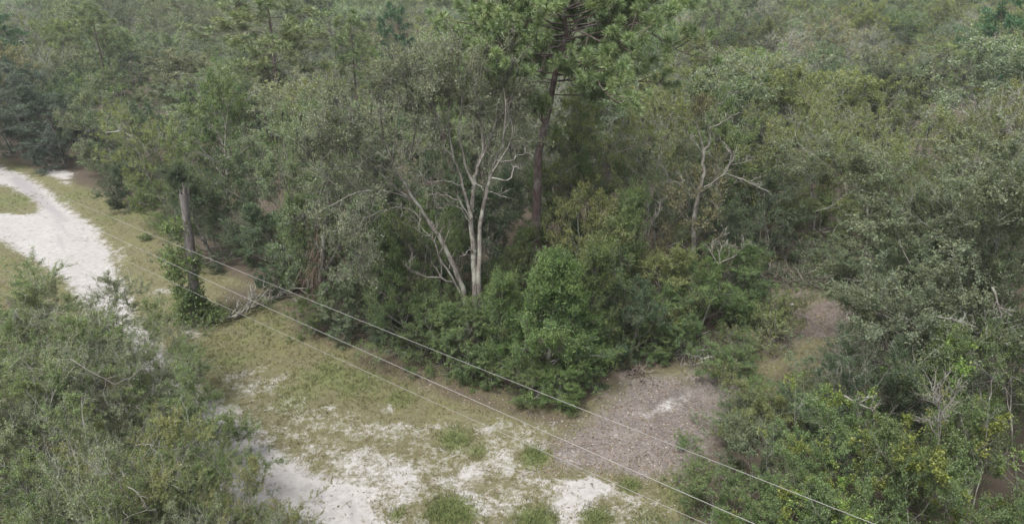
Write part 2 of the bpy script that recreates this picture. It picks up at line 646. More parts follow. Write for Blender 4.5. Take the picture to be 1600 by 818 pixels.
def weights(X, Y):
    sand = poly_w(X, Y, ROAD, 0.8)
    isl = poly_w(X, Y, ISLE, 0.6)
    sand = sand * (1 - 0.8 * isl)
    sand = np.maximum(sand, 0.95 * poly_w(X, Y, [(48, 264), (80, 262), (118, 270), (116, 280), (95, 282), (70, 274)], 0.7))
    sand = np.maximum(sand, 0.8 * poly_w(X, Y, [(92, 284), (118, 280), (112, 290), (96, 290)], 0.6))
    sand = np.maximum(sand, 0.58 * poly_w(X, Y, [(430, 680), (520, 672), (600, 690), (690, 705), (760, 690), (850, 670), (900, 690), (960, 740), (1060, 765), (1075, 900), (480, 900)], 1.0))
    sand = np.maximum(sand, 0.5 * poly_w(X, Y, [(300, 560), (420, 560), (620, 640), (900, 640), (900, 900), (400, 900), (330, 640)], 1.5))
    sand = np.maximum(sand, 0.9 * poly_w(X, Y, [(870, 745), (930, 735), (985, 760), (950, 790), (930, 830), (860, 830), (845, 790)], 0.7))
    sand = np.maximum(sand, 0.78 * poly_w(X, Y, [(700, 725), (760, 722), (790, 740), (740, 752), (780, 790), (740, 800), (700, 760)], 0.6))
    sand = np.maximum(sand, 0.7 * poly_w(X, Y, [(480, 700), (600, 690), (690, 750), (650, 800), (600, 840), (520, 760)], 0.8))
    sand = np.maximum(sand, 0.82 * poly_w(X, Y, [(955, 680), (1000, 640), (1030, 610), (1085, 602), (1100, 622), (1080, 645), (1015, 662), (960, 690)], 0.9))
    for p in ((380, 582, 1.2), (600, 640, .8), (690, 700, .6), (870, 672, .8), (630, 665, .8), (465, 470, .8), (440, 585, .8), (640, 480, .7), (250, 455, 1.4), (300, 520, 1.2), (360, 640, 1.6), (975, 690, .6), (560, 610, .6), (170, 395, 2.5), (900, 705, .9)):
        sand = np.maximum(sand, 0.6 * blob(X, Y, *p))
    mulch = poly_w(X, Y, MULCH, 1.3)
    soil = np.maximum(poly_w(X, Y, SOIL, 0.8), 0.55 * poly_w(X, Y, STRIP, 1.5))
    green = 0.0 * X
    for px, py, r, w in ((705, 800, 1.25, 1), (985, 757, .6, .9), (838, 812, 1.1, .9), (930, 808, .9, .8), (835, 716, .8, 1), (1075, 770, 1.6, .6), (560, 592, 2.6, .62), (510, 585, 2.2, .62), (710, 685, 1.1, .8), (470, 612, 2.5, .5), (745, 705, .6, .7),
                         (625, 620, 1.2, .6), (455, 440, 2.0, .45), (20, 310, 3.5, .6), (110, 305, 3, .55), (30, 262, 3, .5), (180, 340, 3, .45), (410, 510, 3, .42), (360, 560, 2, .5), (620, 805, .5, .7), (1020, 815, 1.2, .5), (1140, 540, 2, .35)):
        green = np.maximum(green, w * blob(X, Y, px, py, r))
    mulch = mulch * (1 - np.clip(green * 1.2, 0, 0.9))
    sand = np.where(mulch > 0.3, sand * np.clip(sand * 1.25, 0.35, 1.0), sand)
    sand = sand * (1 - 0.75 * np.clip(green * 1.3 - 0.35, 0, 1))
    opn = np.maximum(poly_w(X, Y, OPEN, 1.8), poly_w(X, Y, STRIP, 1.5))
    litter = 1 - opn
    litter = np.maximum(litter, 0.62 * poly_w(X, Y, [(540, 540), (620, 545), (700, 580), (800, 622), (900, 640), (1000, 570), (1020, 600), (940, 640), (900, 690), (760, 655), (640, 610), (540, 575)], 1.0))
    litter = np.maximum(litter, 0.55 * poly_w(X, Y, [(330, 440), (420, 440), (470, 500), (440, 500), (380, 480), (330, 500)], 1.0))
    return sand, green, np.maximum(mulch, 0), litter, soil


def build_ground():
    xs = np.concatenate([-np.geomspace(1600, 62, 24), np.arange(-61, 34, 0.24), np.geomspace(35, 1600, 24)])
    ys = np.concatenate([-np.geomspace(200, 8, 8), np.arange(4, 20, 2.0), np.arange(20, 62, 0.24), np.arange(62, 92, 0.6), np.geomspace(93, 1800, 30)])
    X, Y = np.meshgrid(xs, ys)
    sand, green, mulch, litter, soil = weights(X, Y)
    Z = 0.10 * np.sin(X * 0.23 + 1.3) * np.cos(Y * 0.19) + 0.05 * np.sin(X * 0.9 + Y * 0.5) + 0.025 * np.sin(X * 2.7 - Y * 1.9)
    road = poly_w(X, Y, ROAD, 0.9)
    Z = Z - 0.14 * road
    V = np.stack([X, Y, Z], -1).reshape(-1, 3)
    h, w = X.shape
    i = (np.arange(h - 1)[:, None] * w + np.arange(w - 1)[None])
    F = np.stack([i, i + 1, i + w + 1, i + w], -1).reshape(-1, 4)
    me = make_mesh("ground", V, F, smooth=True)
    a = me.color_attributes.new('cover', 'FLOAT_COLOR', 'POINT')
    a.data.foreach_set('color', np.stack([sand, green, mulch, litter], -1).astype(np.float32).ravel())
    a2 = me.attributes.new('soil', 'FLOAT', 'POINT')
    a2.data.foreach_set('value', soil.astype(np.float32).ravel())
    stain = np.maximum(poly_w(X, Y, [(25, 270), (50, 280), (95, 325), (110, 345), (95, 345), (55, 315), (10, 280)], 0.5), 0)
    for a, b in (((0, 268), (70, 330)), ((10, 262), (150, 405)), ((60, 330), (120, 410)), ((470, 730), (520, 800)), ((510, 735), (575, 830))):
        p, q = onz(*a)[:2], onz(*b)[:2]
        ab = q - p
        t = np.clip(((X - p[0]) * ab[0] + (Y - p[1]) * ab[1]) / (ab @ ab), 0, 1)
        dd = np.hypot(X - p[0] - t * ab[0] - .35 * np.sin(t * 5), Y - p[1] - t * ab[1])
        stain = np.maximum(stain, 0.75 * np.clip(1.2 - dd / 0.38, 0, 1))
    a3 = me.attributes.new('stain', 'FLOAT', 'POINT')
    a3.data.foreach_set('value', stain.astype(np.float32).ravel())

    m, nt, out = new_mat("ground_cover")
    N = NT(nt)
    ca = N.n('ShaderNodeAttribute', attribute_name='cover')
    sep = N.n('ShaderNodeSeparateColor')
    N.l(ca.outputs['Color'], sep.inputs[0])
    so = N.n('ShaderNodeAttribute', attribute_name='soil').outputs['Fac']
    st = N.n('ShaderNodeAttribute', attribute_name='stain').outputs['Fac']
    tc = N.n('ShaderNodeTexCoord').outputs['Object']
    nA = N.noise(0.8, 8, 0.68, tc, 0.4)
    nB = N.noise(3.5, 6, 0.7, tc, 0.3)
    nC = N.noise(14, 4, 0.7, tc)
    nD = N.noise(0.25, 3, 0.5, tc)
    nE = N.noise(40, 2, 0.6, tc)
    mixn = N.math('ADD', N.math('MULTIPLY', nA, 0.5), N.math('ADD', N.math('MULTIPLY', nB, 0.33), N.math('MULTIPLY', nC, 0.17)))
    dn = N.math('MULTIPLY', N.math('SUBTRACT', mixn, 0.5), 2.6)
    # dry grass base
    c = N.mix(N.rangef(nB, 0.35, 0.65), (0.066, 0.068, 0.03), (0.12, 0.108, 0.062))
    c = N.mix(N.rangef(nA, 0.42, 0.62), c, (0.095, 0.1, 0.036))
    c = N.mix(N.math('MULTIPLY', N.rangef(nC, 0.45, 0.7), 0.5), c, (0.2, 0.175, 0.13))
    c = N.mix(N.math('MULTIPLY', N.rangef(nC, 0.52, 0.7), 0.6), c, (0.045, 0.042, 0.02))
    c = N.mix(N.math('MULTIPLY', N.rangef(nE, 0.5, 0.75), 0.45), c, (0.2, 0.18, 0.125))
    # green grass
    gf = N.rangef(N.math('ADD', sep.outputs['Green'], N.math('MULTIPLY', dn, 0.7)), 0.35, 0.7)
    gc = N.mix(N.rangef(nC, 0.35, 0.65), (0.078, 0.092, 0.035), (0.118, 0.128, 0.055))
    c = N.mix(gf, c, gc)
    # leaf litter under and beside the trees
    lf = N.rangef(N.math('ADD', ca.outputs['Alpha'], N.math('MULTIPLY', dn, 0.6)), 0.35, 0.65)
    lc = N.mix(N.rangef(nE, 0.35, 0.65), (0.045, 0.036, 0.026), (0.1, 0.08, 0.06))
    c = N.mix(lf, c, lc)
    # reddish bare soil
    sf = N.rangef(N.math('ADD', so, N.math('MULTIPLY', dn, 0.6)), 0.4, 0.7)
    sc = N.mix(N.rangef(nB, 0.35, 0.65), (0.08, 0.063, 0.055), (0.155, 0.13, 0.118))
    c = N.mix(sf, c, sc)
    # wood mulch
    vo = N.n('ShaderNodeTexVoronoi')
    vo.inputs['Scale'].default_value = 22
    N.l(tc, vo.inputs['Vector'])
    vs = N.n('ShaderNodeSeparateColor')
    N.l(vo.outputs['Color'], vs.inputs[0])
    mc = N.mix(vs.outputs[0], (0.062, 0.052, 0.047), (0.15, 0.132, 0.122))
    mc = N.mix(N.math('MULTIPLY', N.rangef(nA, 0.4, 0.65), 0.45), mc, (0.24, 0.21, 0.19))
    mc = N.mix(N.math('MULTIPLY', N.rangef(nB, 0.5, 0.7), 0.5), mc, (0.07, 0.055, 0.045))
    mf = N.rangef(N.math('ADD', sep.outputs['Blue'], N.math('MULTIPLY', dn, 1.0)), 0.32, 0.7)
    c = N.mix(mf, c, mc)
    # white sand
    sandf = N.rangef(N.math('ADD', sep.outputs['Red'], N.math('MULTIPLY', dn, 1.15)), 0.46, 0.82)
    sdc = N.mix(N.rangef(nB, 0.3, 0.7), (0.225, 0.212, 0.2), (0.34, 0.327, 0.312))
    sdc = N.mix(N.math('MULTIPLY', N.rangef(nD, 0.45, 0.6), 0.3), sdc, (0.25, 0.235, 0.222))
    sdc = N.mix(N.math('MULTIPLY', N.rangef(nE, 0.58, 0.75), 0.3), sdc, (0.22, 0.2, 0.17))
    sdc = N.mix(N.math('MULTIPLY', N.rangef(N.math('ADD', st, N.math('MULTIPLY', dn, 0.5)), 0.4, 0.9), 0.75), sdc, (0.2, 0.185, 0.19))
    c = N.mix(sandf, c, sdc)
    b = N.n('ShaderNodeBsdfPrincipled')
    N.l(c, b.inputs['Base Color'])
    b.inputs['Roughness'].default_value = 0.95
    b.inputs['Specular IOR Level'].default_value = 0.15
    bp = N.n('ShaderNodeBump')
    bp.inputs['Strength'].default_value = 0.6
    bp.inputs['Distance'].default_value = 0.06
    N.l(N.math('ADD', nB, N.math('MULTIPLY', nC, 0.6)), bp.inputs['Height'])
    N.l(bp.outputs[0], b.inputs['Normal'])
    N.l(b.outputs[0], out.inputs[0])
    me.materials.append(m)
    mesh_thing("ground", me, kind='structure')


def ground_z(X, Y):
    Z = 0.10 * np.sin(X * 0.23 + 1.3) * np.cos(Y * 0.19) + 0.05 * np.sin(X * 0.9 + Y * 0.5) + 0.025 * np.sin(X * 2.7 - Y * 1.9)
    return Z - 0.14 * poly_w(X, Y, ROAD, 0.9)


build_ground()


def build_ground_stuff():
    n = 150000
    PX = rng.uniform(-60, 1450, n); PY = 250 + 600 * rng.random(n) ** 0.8
    d = np.stack([(PX - 800) / FOC, cp + (409 - PY) / FOC * sp, -sp + (409 - PY) / FOC * cp], -1)
    t = -CAMZ / d[:, 2]
    X, Y = d[:, 0] * t, d[:, 1] * t
    sand, green, mulch, litter, soil = weights(X, Y)
    opn = np.maximum(poly_w(X, Y, OPEN, 1.0), poly_w(X, Y, STRIP, 1.0))
    Z = ground_z(X, Y)
    # clumpiness
    cl = np.sin(X * 1.7 + np.sin(Y * 1.3) * 2) * np.cos(Y * 2.1 + np.sin(X * 0.9) * 2) * 0.5 + 0.5
    pg = opn * (1 - np.clip(sand * 1.25, 0, 0.985)) * (1 - 0.92 * mulch) * (1 - 0.6 * np.clip(litter, 0, 1)) * (0.25 + cl) + green * 0.5
    k = rng.random(n) < pg * 0.75
    gx, gy, gz, gg = X[k], Y[k], Z[k], green[k]
    m = len(gx)
    nb = 4
    base = np.repeat(np.stack([gx, gy, gz - 0.01], -1), nb, 0) + np.concatenate([rng.normal(0, 0.05, (m * nb, 2)), np.zeros((m * nb, 1))], 1)
    h = rng.uniform(0.05, 0.2, m * nb) * np.where(np.repeat(rng.random(m), nb) > .93, 1.9, 1) * np.repeat(0.8 + 0.6 * gg, nb)
    lean = rng.normal(0, 0.55, (m * nb, 2)) * h[:, None]
    az = rng.uniform(0, pi, m * nb)
    wv = np.stack([np.cos(az), np.sin(az), 0 * az], -1) * 0.016
    tip = base + np.concatenate([lean, h[:, None]], 1)
    V = np.stack([base - wv, base + wv, tip], 1).reshape(-1, 3)
    tint = np.clip(np.repeat(gg, nb) * 0.75 + rng.uniform(0, 0.6, m * nb) * (0.55), 0, 1)
    tint = np.clip(tint + np.repeat(rng.normal(0, 0.1, m), nb), 0, 1)
    me = make_mesh("grass", V, None, np.arange(m * nb * 3).reshape(-1, 3), np.repeat(tint, 3),
                   ramp_material("grass_blades", [(0.2, 0.16, 0.095), (0.155, 0.14, 0.065), (0.115, 0.125, 0.048), (0.098, 0.118, 0.042), (0.1, 0.132, 0.042)]))
    mesh_thing("grass", me, 'short dry and green grass in tufts over the sandy clearing', 'grass', kind='stuff')
    # fallen leaves, chips and bits of stick
    k = rng.random(n) < np.clip(opn * (0.08 + 0.8 * mulch + 0.3 * litter + 0.3 * soil) * (1 - 0.6 * np.clip(sand, 0, 1)), 0, 1) * 0.8
    C = np.stack([X[k], Y[k], Z[k] + 0.025], -1)
    m = len(C)
    az = rng.uniform(0, 2 * pi, m)
    D = np.stack([np.cos(az), np.sin(az), rng.normal(0, 0.15, m)], -1)
    Nn = np.array([0, 0, 1.0]) + rng.normal(0, 0.35, (m, 3))
    L = rng.uniform(0.05, 0.16, m); W = L * rng.uniform(0.15, 0.6, m)
    V, F = leaf_quads(C, D, Nn, L, W, 0.1)
    me = make_mesh("leaf_litter", V, F, None, np.repeat(rng.random(m), 4),
                   ramp_material("dead_leaves_and_chips", [(0.06, 0.042, 0.03), (0.15, 0.11, 0.08), (0.19, 0.155, 0.13), (0.26, 0.23, 0.2)]))
    mesh_thing("leaf_litter", me, 'dead leaves and wood chips scattered over mulch and sand', 'leaf litter', kind='stuff')


build_ground_stuff()

# ------------------------------------------------------------------ tree colours
GREY = (0.160, 0.182, 0.122)
GREYG = (0.126, 0.160, 0.089)
OLIVE = (0.152, 0.174, 0.063)
MID = (0.107, 0.155, 0.056)
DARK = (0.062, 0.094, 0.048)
BLUE = (0.064, 0.088, 0.066)
FRESH = (0.100, 0.150, 0.045)
YELLOW = (0.145, 0.195, 0.04)
RUST = (0.155, 0.15, 0.072)
PINE = (0.158, 0.212, 0.084)

# ------------------------------------------------------------------ tree models
near_kw = dict(vary=(.9, 1.08), leaf=0.082, nl=17, tw=9, n2=8, n3=5, twl=0.4, bare=0.25, tw_r=0.006, wander=0.26)
M_near = [grow(101, 7.5, 4.0, 'round', 0.2, 14, 2, **near_kw), grow(102, 7.5, 4.0, 'bush', 0.15, 14, 3, **near_kw), grow(103, 7.5, 4.0, 'round', 0.25, 13, 1, **{**near_kw, 'bare': 0.45, 'nl': 16})]
M_bigoak = grow(110, 13, 7.0, 'round', 0.28, 17, 2, vary=(.92, 1.08), leaf=0.13, nl=12, tw=11, n2=10, n3=7, twl=0.5, bare=0.18, moss=0.03)
def vine_at(thr, ph):
    return lambda p: (sin(p[0] * 1.7 + ph) + sin(p[1] * 1.9 + ph * 2) + sin(p[2] * 1.3 + ph * 3) + rng.normal(0, .5)) > thr


M_vine = [grow(120, 6, 3.2, 'bush', 0.05, 14, 3, leaf=0.12, nl=9, tw=8, n2=6, n3=5, twl=0.4, vine=vine_at(1.3, 1.0), bare=.1),
          grow(122, 6, 3.2, 'bush', 0.05, 14, 3, leaf=0.12, nl=9, tw=8, n2=6, n3=5, twl=0.4, vine=vine_at(0.85, 2.0), bare=.1),
          grow(121, 6, 3.2, 'bush', 0.05, 14, 2, leafm=M_LEAF, leaf=0.12, nl=8, tw=8, n2=6, n3=5, twl=0.4, bare=0.15)]
M_bushy = [grow(130, 8, 3.3, 'ovoid', 0.04, 24, 1, leaf=0.12, nl=8, tw=7, n2=6, n3=5, twl=0.4, el0=0, el1=60),
           grow(131, 8, 3.3, 'bush', 0.04, 18, 3, leaf=0.12, nl=8, tw=7, n2=6, n3=5, twl=0.42),
           grow(132, 8, 3.3, 'cone', 0.02, 40, 1, leaf=0.12, nl=8, tw=6, n2=5, n3=4, twl=0.42, el0=5, el1=75, aspect=.3, lift=.1)]
M_tall = [grow(140, 13, 4.6, 'ovoid', 0.12, 20, 1, leaf=0.15, nl=8, tw=7, n2=7, n3=5, twl=0.5, bare=0.22, el0=5),
          grow(141, 13, 4.6, 'round', 0.15, 18, 2, leaf=0.15, nl=8, tw=7, n2=7, n3=5, twl=0.5, bare=0.4, moss=0.05)]
mid_kw = dict(vary=(.92, 1.08), leaf=0.22, nl=10, tw=6, n2=7, n3=3, twl=0.5, tw_r=0.012, tshare=0.25, bare_r=1.5)
M_mid = [grow(150, 11, 4.6, 'round', 0.2, 21, 2, **mid_kw, bare=0.2),
         grow(151, 11, 4.6, 'ovoid', 0.12, 22, 1, **mid_kw, bare=.1),
         grow(152, 11, 4.6, 'round', 0.2, 20, 3, **{**mid_kw, 'nl': 8}, bare=0.7),
         grow(153, 11, 4.6, 'bush', 0.1, 21, 2, **mid_kw, bare=0.2),
         grow(154, 11, 4.6, 'round', 0.3, 20, 1, **mid_kw, bare=0.2)]
M_grey = grow(160, 10, 4.0, 'round', 0.25, 14, 2, leaf=0.2, nl=2, tw=4, n2=6, n3=4, twl=0.5, bare=1.0, tw_r=0.014, bare_r=1.6)
M_far = [grow(170, 11, 4.8, 'round', 0.25, 16, 1, vary=(.92, 1.08), leaf=0.38, nl=6, tw=5, n2=5, n3=3, twl=0.6, tshare=0.05),
         grow(171, 11, 4.8, 'ovoid', 0.2, 16, 1, vary=(.92, 1.08), leaf=0.38, nl=6, tw=5, n2=5, n3=3, twl=0.6, tshare=0.05)]


def needle_tufts(T, C, up, size, nn):
    n = len(C)
    d = rng.normal(0, 1, (n, nn, 3))
    d = unit(unit(d) + up[:, None] * 0.55)
    l = size * rng.uniform(0.7, 1.15, (n, nn, 1))
    E = C[:, None] + d * l + np.array([0, 0, -0.06]) * l
    S = np.broadcast_to(C[:, None], E.shape) + rng.normal(0, 0.03, E.shape)
    mid = (S + E) / 2
    T.C.append(mid.reshape(-1, 3)); T.D.append((E - S).reshape(-1, 3))
    T.N.append(rng.normal(0, 1, (n * nn, 3)))
    T.L.append(np.linalg.norm((E - S).reshape(-1, 3), axis=1)); T.W.append(np.full(n * nn, 0.024 if nn > 80 else 0.04))


def pine(seed, trunk, r0, limbs, size=0.42, nn=110, tufts=6, fork=4):
    global rng
    keep = rng
    rng = np.random.default_rng(seed)
    T = Tree()
    trunk = np.array(trunk, float)
    T.wood.add(trunk, np.linspace(1, 0.16, len(trunk)) * r0, 10)
    C, U = [], []
    for (t, az, el, L) in limbs:
        q, d = at_path(trunk, t)
        dd = (cos(az) * cos(el), sin(az) * cos(el), sin(el))
        b = path(q, dd, L, 7, 0.16, 0.03)
        rb = 0.02 + 0.007 * L
        T.wood.add(b, np.linspace(rb, 0.02, len(b)), 5)
        for k in range(fork + int(L)):
            tt = rng.uniform(0.28, 1.0) if k else 1.0
            q2, d2 = at_path(b, min(tt, 0.999))
            s = unit(side_dir(d2, rng.uniform(0.5, 1.0) if k else 0.1) + np.array([0, 0, 0.3]))
            b2 = path(q2, s, L * rng.uniform(0.2, 0.38) + 0.3, 4, 0.15, 0.08)
            T.wood.add(b2, np.linspace(0.03, 0.014, len(b2)), 4)
            for j in range(tufts):
                t3 = rng.uniform(0.35, 1.0) if j else 1.0
                q3, d3 = at_path(b2, min(t3, 0.999))
                e = q3 + side_dir(d3, rng.uniform(0.3, 1.0) if j else 0.05) * rng.uniform(0.15, 0.5)
                T.wood.spikes([q3], [e], 0.014)
                C.append(e); U.append(unit(e - q3 + np.array([0, 0, 0.2])))
    needle_tufts(T, np.array(C), np.array(U), size, nn)
    parts = T.meshes(M_NEEDLE, M_PINEBARK)
    rng = keep
    return dict(parts=parts, H=1, R=1)


def pine_limbs(seed, n, t0, Lmax):
    r = np.random.default_rng(seed)
    out = []
    for i in range(n):
        tt = (i + r.uniform(0, 1)) / n
        t = t0 + (0.99 - t0) * tt
        L = Lmax * (0.55 + 0.45 * math.sin(min(1, tt * 1.6) * pi / 2 + 0.2)) * (1 - 0.65 * max(0, tt - 0.55) / 0.45) * r.uniform(0.75, 1.15)
        out.append((t, i * 2.4 + r.uniform(-0.4, 0.4), radians(r.uniform(-8, 15) + 50 * max(0, tt - 0.6)), L))
    return out


# ------------------------------------------------------------------ the tall pine over the middle of the wood
D = cD(44.0)
b0 = ond(836, 480, D); b0[2] = 0


def rel(pts, base):
    return [np.array(p) - base for p in pts]


tr = [b0] + [ond(a, b, D) for a, b in ((836, 420), (837, 370), (839, 300), (842, 235), (853, 190), (865, 130), (873, 90), (886, 50), (880, 20), (876, -8))]
tr[0] = np.array([tr[1][0] - 0.1, D, -0.3])
base = np.array([tr[0][0], D, 0.0])
lim = pine_limbs(5, 42, 0.6, 5.6) + [(0.6, 2.8, 0.1, 3.2), (0.57, 0.2, 0.0, 3.0), (0.63, 0.3, 0.1, 5.0), (0.64, 5.2, 0.05, 3.6), (0.5, 4.4, 0.0, 2.0)]
mod = pine(31, rel(tr, base), 0.34, lim, size=0.40, nn=120, tufts=4, fork=5)
t = tree_thing(mod, "pine_tree", "pine tree", "tall longleaf pine with bare reddish trunk, highest tree in the middle of the wood", base[0], base[1], 1, 1, 0, PINE)

M_pine = pine(32, [(0, 0, -0.3), (0.1, 0, 5), (0.05, 0.1, 10), (0.2, 0, 14), (0.1, 0, 17)], 0.24, pine_limbs(9, 22, 0.42, 3.8), size=0.55, nn=40, tufts=4, fork=3)
M_pine['H'] = 17.0; M_pine['R'] = 4.0
M_pine_s = pine(33, [(0, 0, -0.3), (0, 0.1, 4), (0.1, 0.1, 8), (0.1, 0, 12), (0.1, 0, 15)], 0.18, pine_limbs(10, 16, 0.5, 2.1), size=0.55, nn=45, tufts=4, fork=2)
M_pine_s['H'] = 15.0; M_pine_s['R'] = 2.3
for (px, D, H, R, mdl, lab) in (
        (425, 84, 18.4, 6.5, M_pine, "broad open pine rising above the grey oaks near the top edge of the view"),
        (552, 92, 15.6, 2.3, M_pine_s, "slim yellow-green young pine with rounded top, behind the grey oaks"),
        (617, 112, 15.8, 2.2, M_pine_s, "small dark green pine just beyond the yellow-green young pine"),
        (-6, 108, 14.5, 4.0, M_pine, "pine at the far left edge above the dark thicket"),
        (150, 120, 15.5, 3.8, M_pine, "distant pine standing over the wood beyond the bend of the sand road"),
        (1600, 84, 17.5, 5.0, M_pine, "dark pine in the top right corner of the view"),
        (690, 62, 13.5, 3.4, M_pine, "lower pine with drooping tufts just left of the tall pine"),
        (1125, 150, 17.0, 4.2, M_pine, "thin distant pine near the horizon right of the tall pine")):
    D, H, R = cDHR(D, H, R)
    x = xat(px, D, H * 0.8)
    tree_thing(mdl, "pine_tree", "pine tree", lab, x, D, H, R, px * 0.7, PINE if 'dark' not in lab else (0.05, 0.115, 0.045), group="pines above the wood")
    PLACED.append((x, D, R * 0.5))


# ------------------------------------------------------------------ pale many-stemmed oak
def from_paths(seed, base, stems, crowns, P, bark, bare=(), bare_mat=None, moss=(), leafm=None):
    """stems: (points, r0, r1) in world; crowns: (points, r) leafy limbs; all relative to base"""
    global rng
    keep = rng
    rng = np.random.default_rng(seed)
    T = Tree()

    def smooth(p):
        p = np.array(p, float)
        k = len(p)
        if k < 3: return p
        tt = np.linspace(0, k - 1, (k - 1) * 3 + 1)
        out = []
        for t in tt:
            i = min(int(t), k - 2); f = t - i
            a, b = p[i], p[i + 1]
            m0 = (p[i + 1] - p[i - 1]) / 2 if i > 0 else b - a
            m1 = (p[i + 2] - p[i]) / 2 if i < k - 2 else b - a
            out.append((2 * f ** 3 - 3 * f ** 2 + 1) * a + (f ** 3 - 2 * f ** 2 + f) * m0 + (-2 * f ** 3 + 3 * f ** 2) * b + (f ** 3 - f ** 2) * m1)
        return np.array(out)
    for pts, r0, r1 in stems:
        q = smooth([np.array(p) - base for p in pts])
        q[1:-1] += rng.normal(0, r0 * 0.22, q[1:-1].shape)
        T.wood.add(q, np.linspace(r0, r1, len(q)))
    T.heart = np.mean([np.array(p[-1]) for p, r in crowns], axis=0) - base - np.array([0, 0, 2.5])
    for pts, r in crowns:
        q = smooth([np.array(p) - base for p in pts])
        T.wood.add(q, np.linspace(r, 0.02, len(q)))
        T.leafy(q, r, P)
    extra = []
    for pts, r in bare:
        q = smooth([np.array(p) - base for p in pts])
        q[1:] += rng.normal(0, 0.05, q[1:].shape)
        B = Tubes()
        B.add(q, np.linspace(r * .8, 0.015, len(q)), 5)
        L = np.linalg.norm(q[-1] - q[0])
        T.deadtwigs(q, L * 0.38, r * 0.4, 9, dest=B)
        extra.append(('bare_limb', B.mesh('bare_limb', bare_mat or bark)))
    for pts, l in moss:
        q = smooth([np.array(p) - base for p in pts])
        T.hang(q, l, 16)
    parts = T.meshes(leafm or M_LEAF, bark, bare_mat or bark) + extra
    rng = keep
    return dict(parts=parts, H=1, R=1)


def pp(D, dy, *pix):
    """points through picture places at distance D, drifting by dy metres in depth from first to last"""
    n = len(pix)
    return [ond(a, b, D + dy * i / max(1, n - 1)) for i, (a, b) in enumerate(pix)]


D = cD(37.0)
base = np.array([xat(738, D, 0), D, 0.0])
foot1 = np.array([base[0] - 0.1, D, -0.3]); foot2 = np.array([base[0] + 0.35, D + 0.2, -0.3])
stems = [([foot1] + pp(D, -1, (728, 474), (721, 447), (702, 402), (685, 368), (664, 337), (651, 316), (627, 279), (613, 251), (599, 220)), 0.155, 0.045),
         ([foot2] + pp(D, 1, (742, 457), (740, 392), (737, 337), (741, 286), (746, 262), (755, 238), (752, 190)), 0.17, 0.045),
         ([foot2 + np.array([.15, .1, 0])] + pp(D, 1.5, (748, 436), (749, 392), (752, 337), (762, 292), (770, 268), (776, 244), (786, 222)), 0.145, 0.045),
         (pp(D, .5, (737, 340), (729, 313), (719, 275), (709, 248), (692, 227)), 0.1, 0.04),
         (pp(D, -1, (651, 316), (630, 303), (613, 289), (591, 268)), 0.09, 0.03),
         (pp(D, .5, (741, 290), (728, 262), (722, 235), (716, 200)), 0.09, 0.03)]
barel = [(pp(D, -.8, (737, 345), (723, 320), (699, 306), (678, 303), (661, 310)), 0.06),
         (pp(D, -.5, (737, 350), (719, 325), (699, 321), (683, 325)), 0.05),
         (pp(D, .5, (768, 278), (788, 282), (801, 275), (803, 258), (818, 265)), 0.06),
         (pp(D, .8, (776, 250), (795, 252), (815, 240), (832, 244)), 0.05),
         (pp(D, -1, (719, 457), (699, 419), (685, 392), (671, 368), (647, 342)), 0.09),
         (pp(D, -1.4, (707, 440), (678, 434), (642, 424), (644, 395)), 0.07),
         (pp(D, -1.8, (659, 337), (637, 328), (603, 327), (568, 344), (541, 371)), 0.06),
         (pp(D, -1, (719, 290), (700, 282), (676, 284), (655, 274)), 0.05),
         (pp(D, -1, (613, 251), (580, 235), (560, 205), (545, 175)), 0.05),
         (pp(D, -1, (599, 220), (596, 190), (590, 160)), 0.05),
         (pp(D, 0, (741, 395), (735, 390), (724, 398)), 0.05),
         (pp(D, -1.5, (692, 227), (684, 190), (672, 160)), .04), (pp(D, -1, (752, 190), (748, 150), (742, 118)), .04), (pp(D, -1, (786, 222), (792, 180), (800, 150)), .04),
         (pp(D, -2.5, (627, 279), (605, 262), (575, 258), (550, 262)), .045), (pp(D, -2.5, (599, 220), (560, 205), (530, 200), (512, 185)), .04), (pp(D, -2, (709, 248), (690, 235), (668, 232)), .035),
         (pp(D, -2, (741, 286), (765, 300), (790, 305)), .03), (pp(D, -2, (613, 289), (590, 300), (560, 305)), .035)]
crl = [(pp(D, 1, (755, 238), (750, 180), (735, 130)), 0.035), (pp(D, 2, (786, 222), (790, 160), (780, 110)), 0.035), (pp(D, -.5, (692, 227), (680, 170), (668, 120)), 0.035),
       (pp(D, -2, (599, 220), (565, 180), (530, 165)), 0.035), (pp(D, -2.5, (591, 268), (555, 235), (515, 225)), 0.05), (pp(D, 0, (709, 248), (700, 190), (705, 130)), 0.05),
       (pp(D, 2.5, (770, 268), (800, 215), (795, 170)), 0.05), (pp(D, -1, (613, 251), (620, 200), (625, 145)), 0.035), (pp(D, 3, (746, 262), (775, 190), (770, 130)), 0.05),
       (pp(D, -3, (651, 316), (610, 300), (560, 300), (520, 320)), 0.05), (pp(D, -1, (640, 250), (650, 190), (640, 130)), 0.05), (pp(D, 0, (716, 210), (722, 150), (715, 100)), 0.05), (pp(D, -2.6, (603, 327), (570, 360), (560, 410)), 0.03)]
mod = from_paths(41, base, stems, crl, {**BASE, 'n2': 9, 'n3': 6, 'tw': 8, 'nl': 8, 'leaf': 0.10, 'twl': 0.42, 'bare': 0.6, 'moss': 0.04, 'wander': 0.25}, M_PALE, barel, M_PALE,
                 moss=[(pp(D, -2.2, (603, 327), (568, 344), (545, 380)), 0.7), (pp(D, -2.4, (580, 400), (560, 430)), 1.2)])
tree_thing(mod, "oak_tree", "oak tree", "many-stemmed oak with pale forked trunks, one leaning far over, and thin grey foliage", base[0], base[1], 1, 1, 0, GREY)

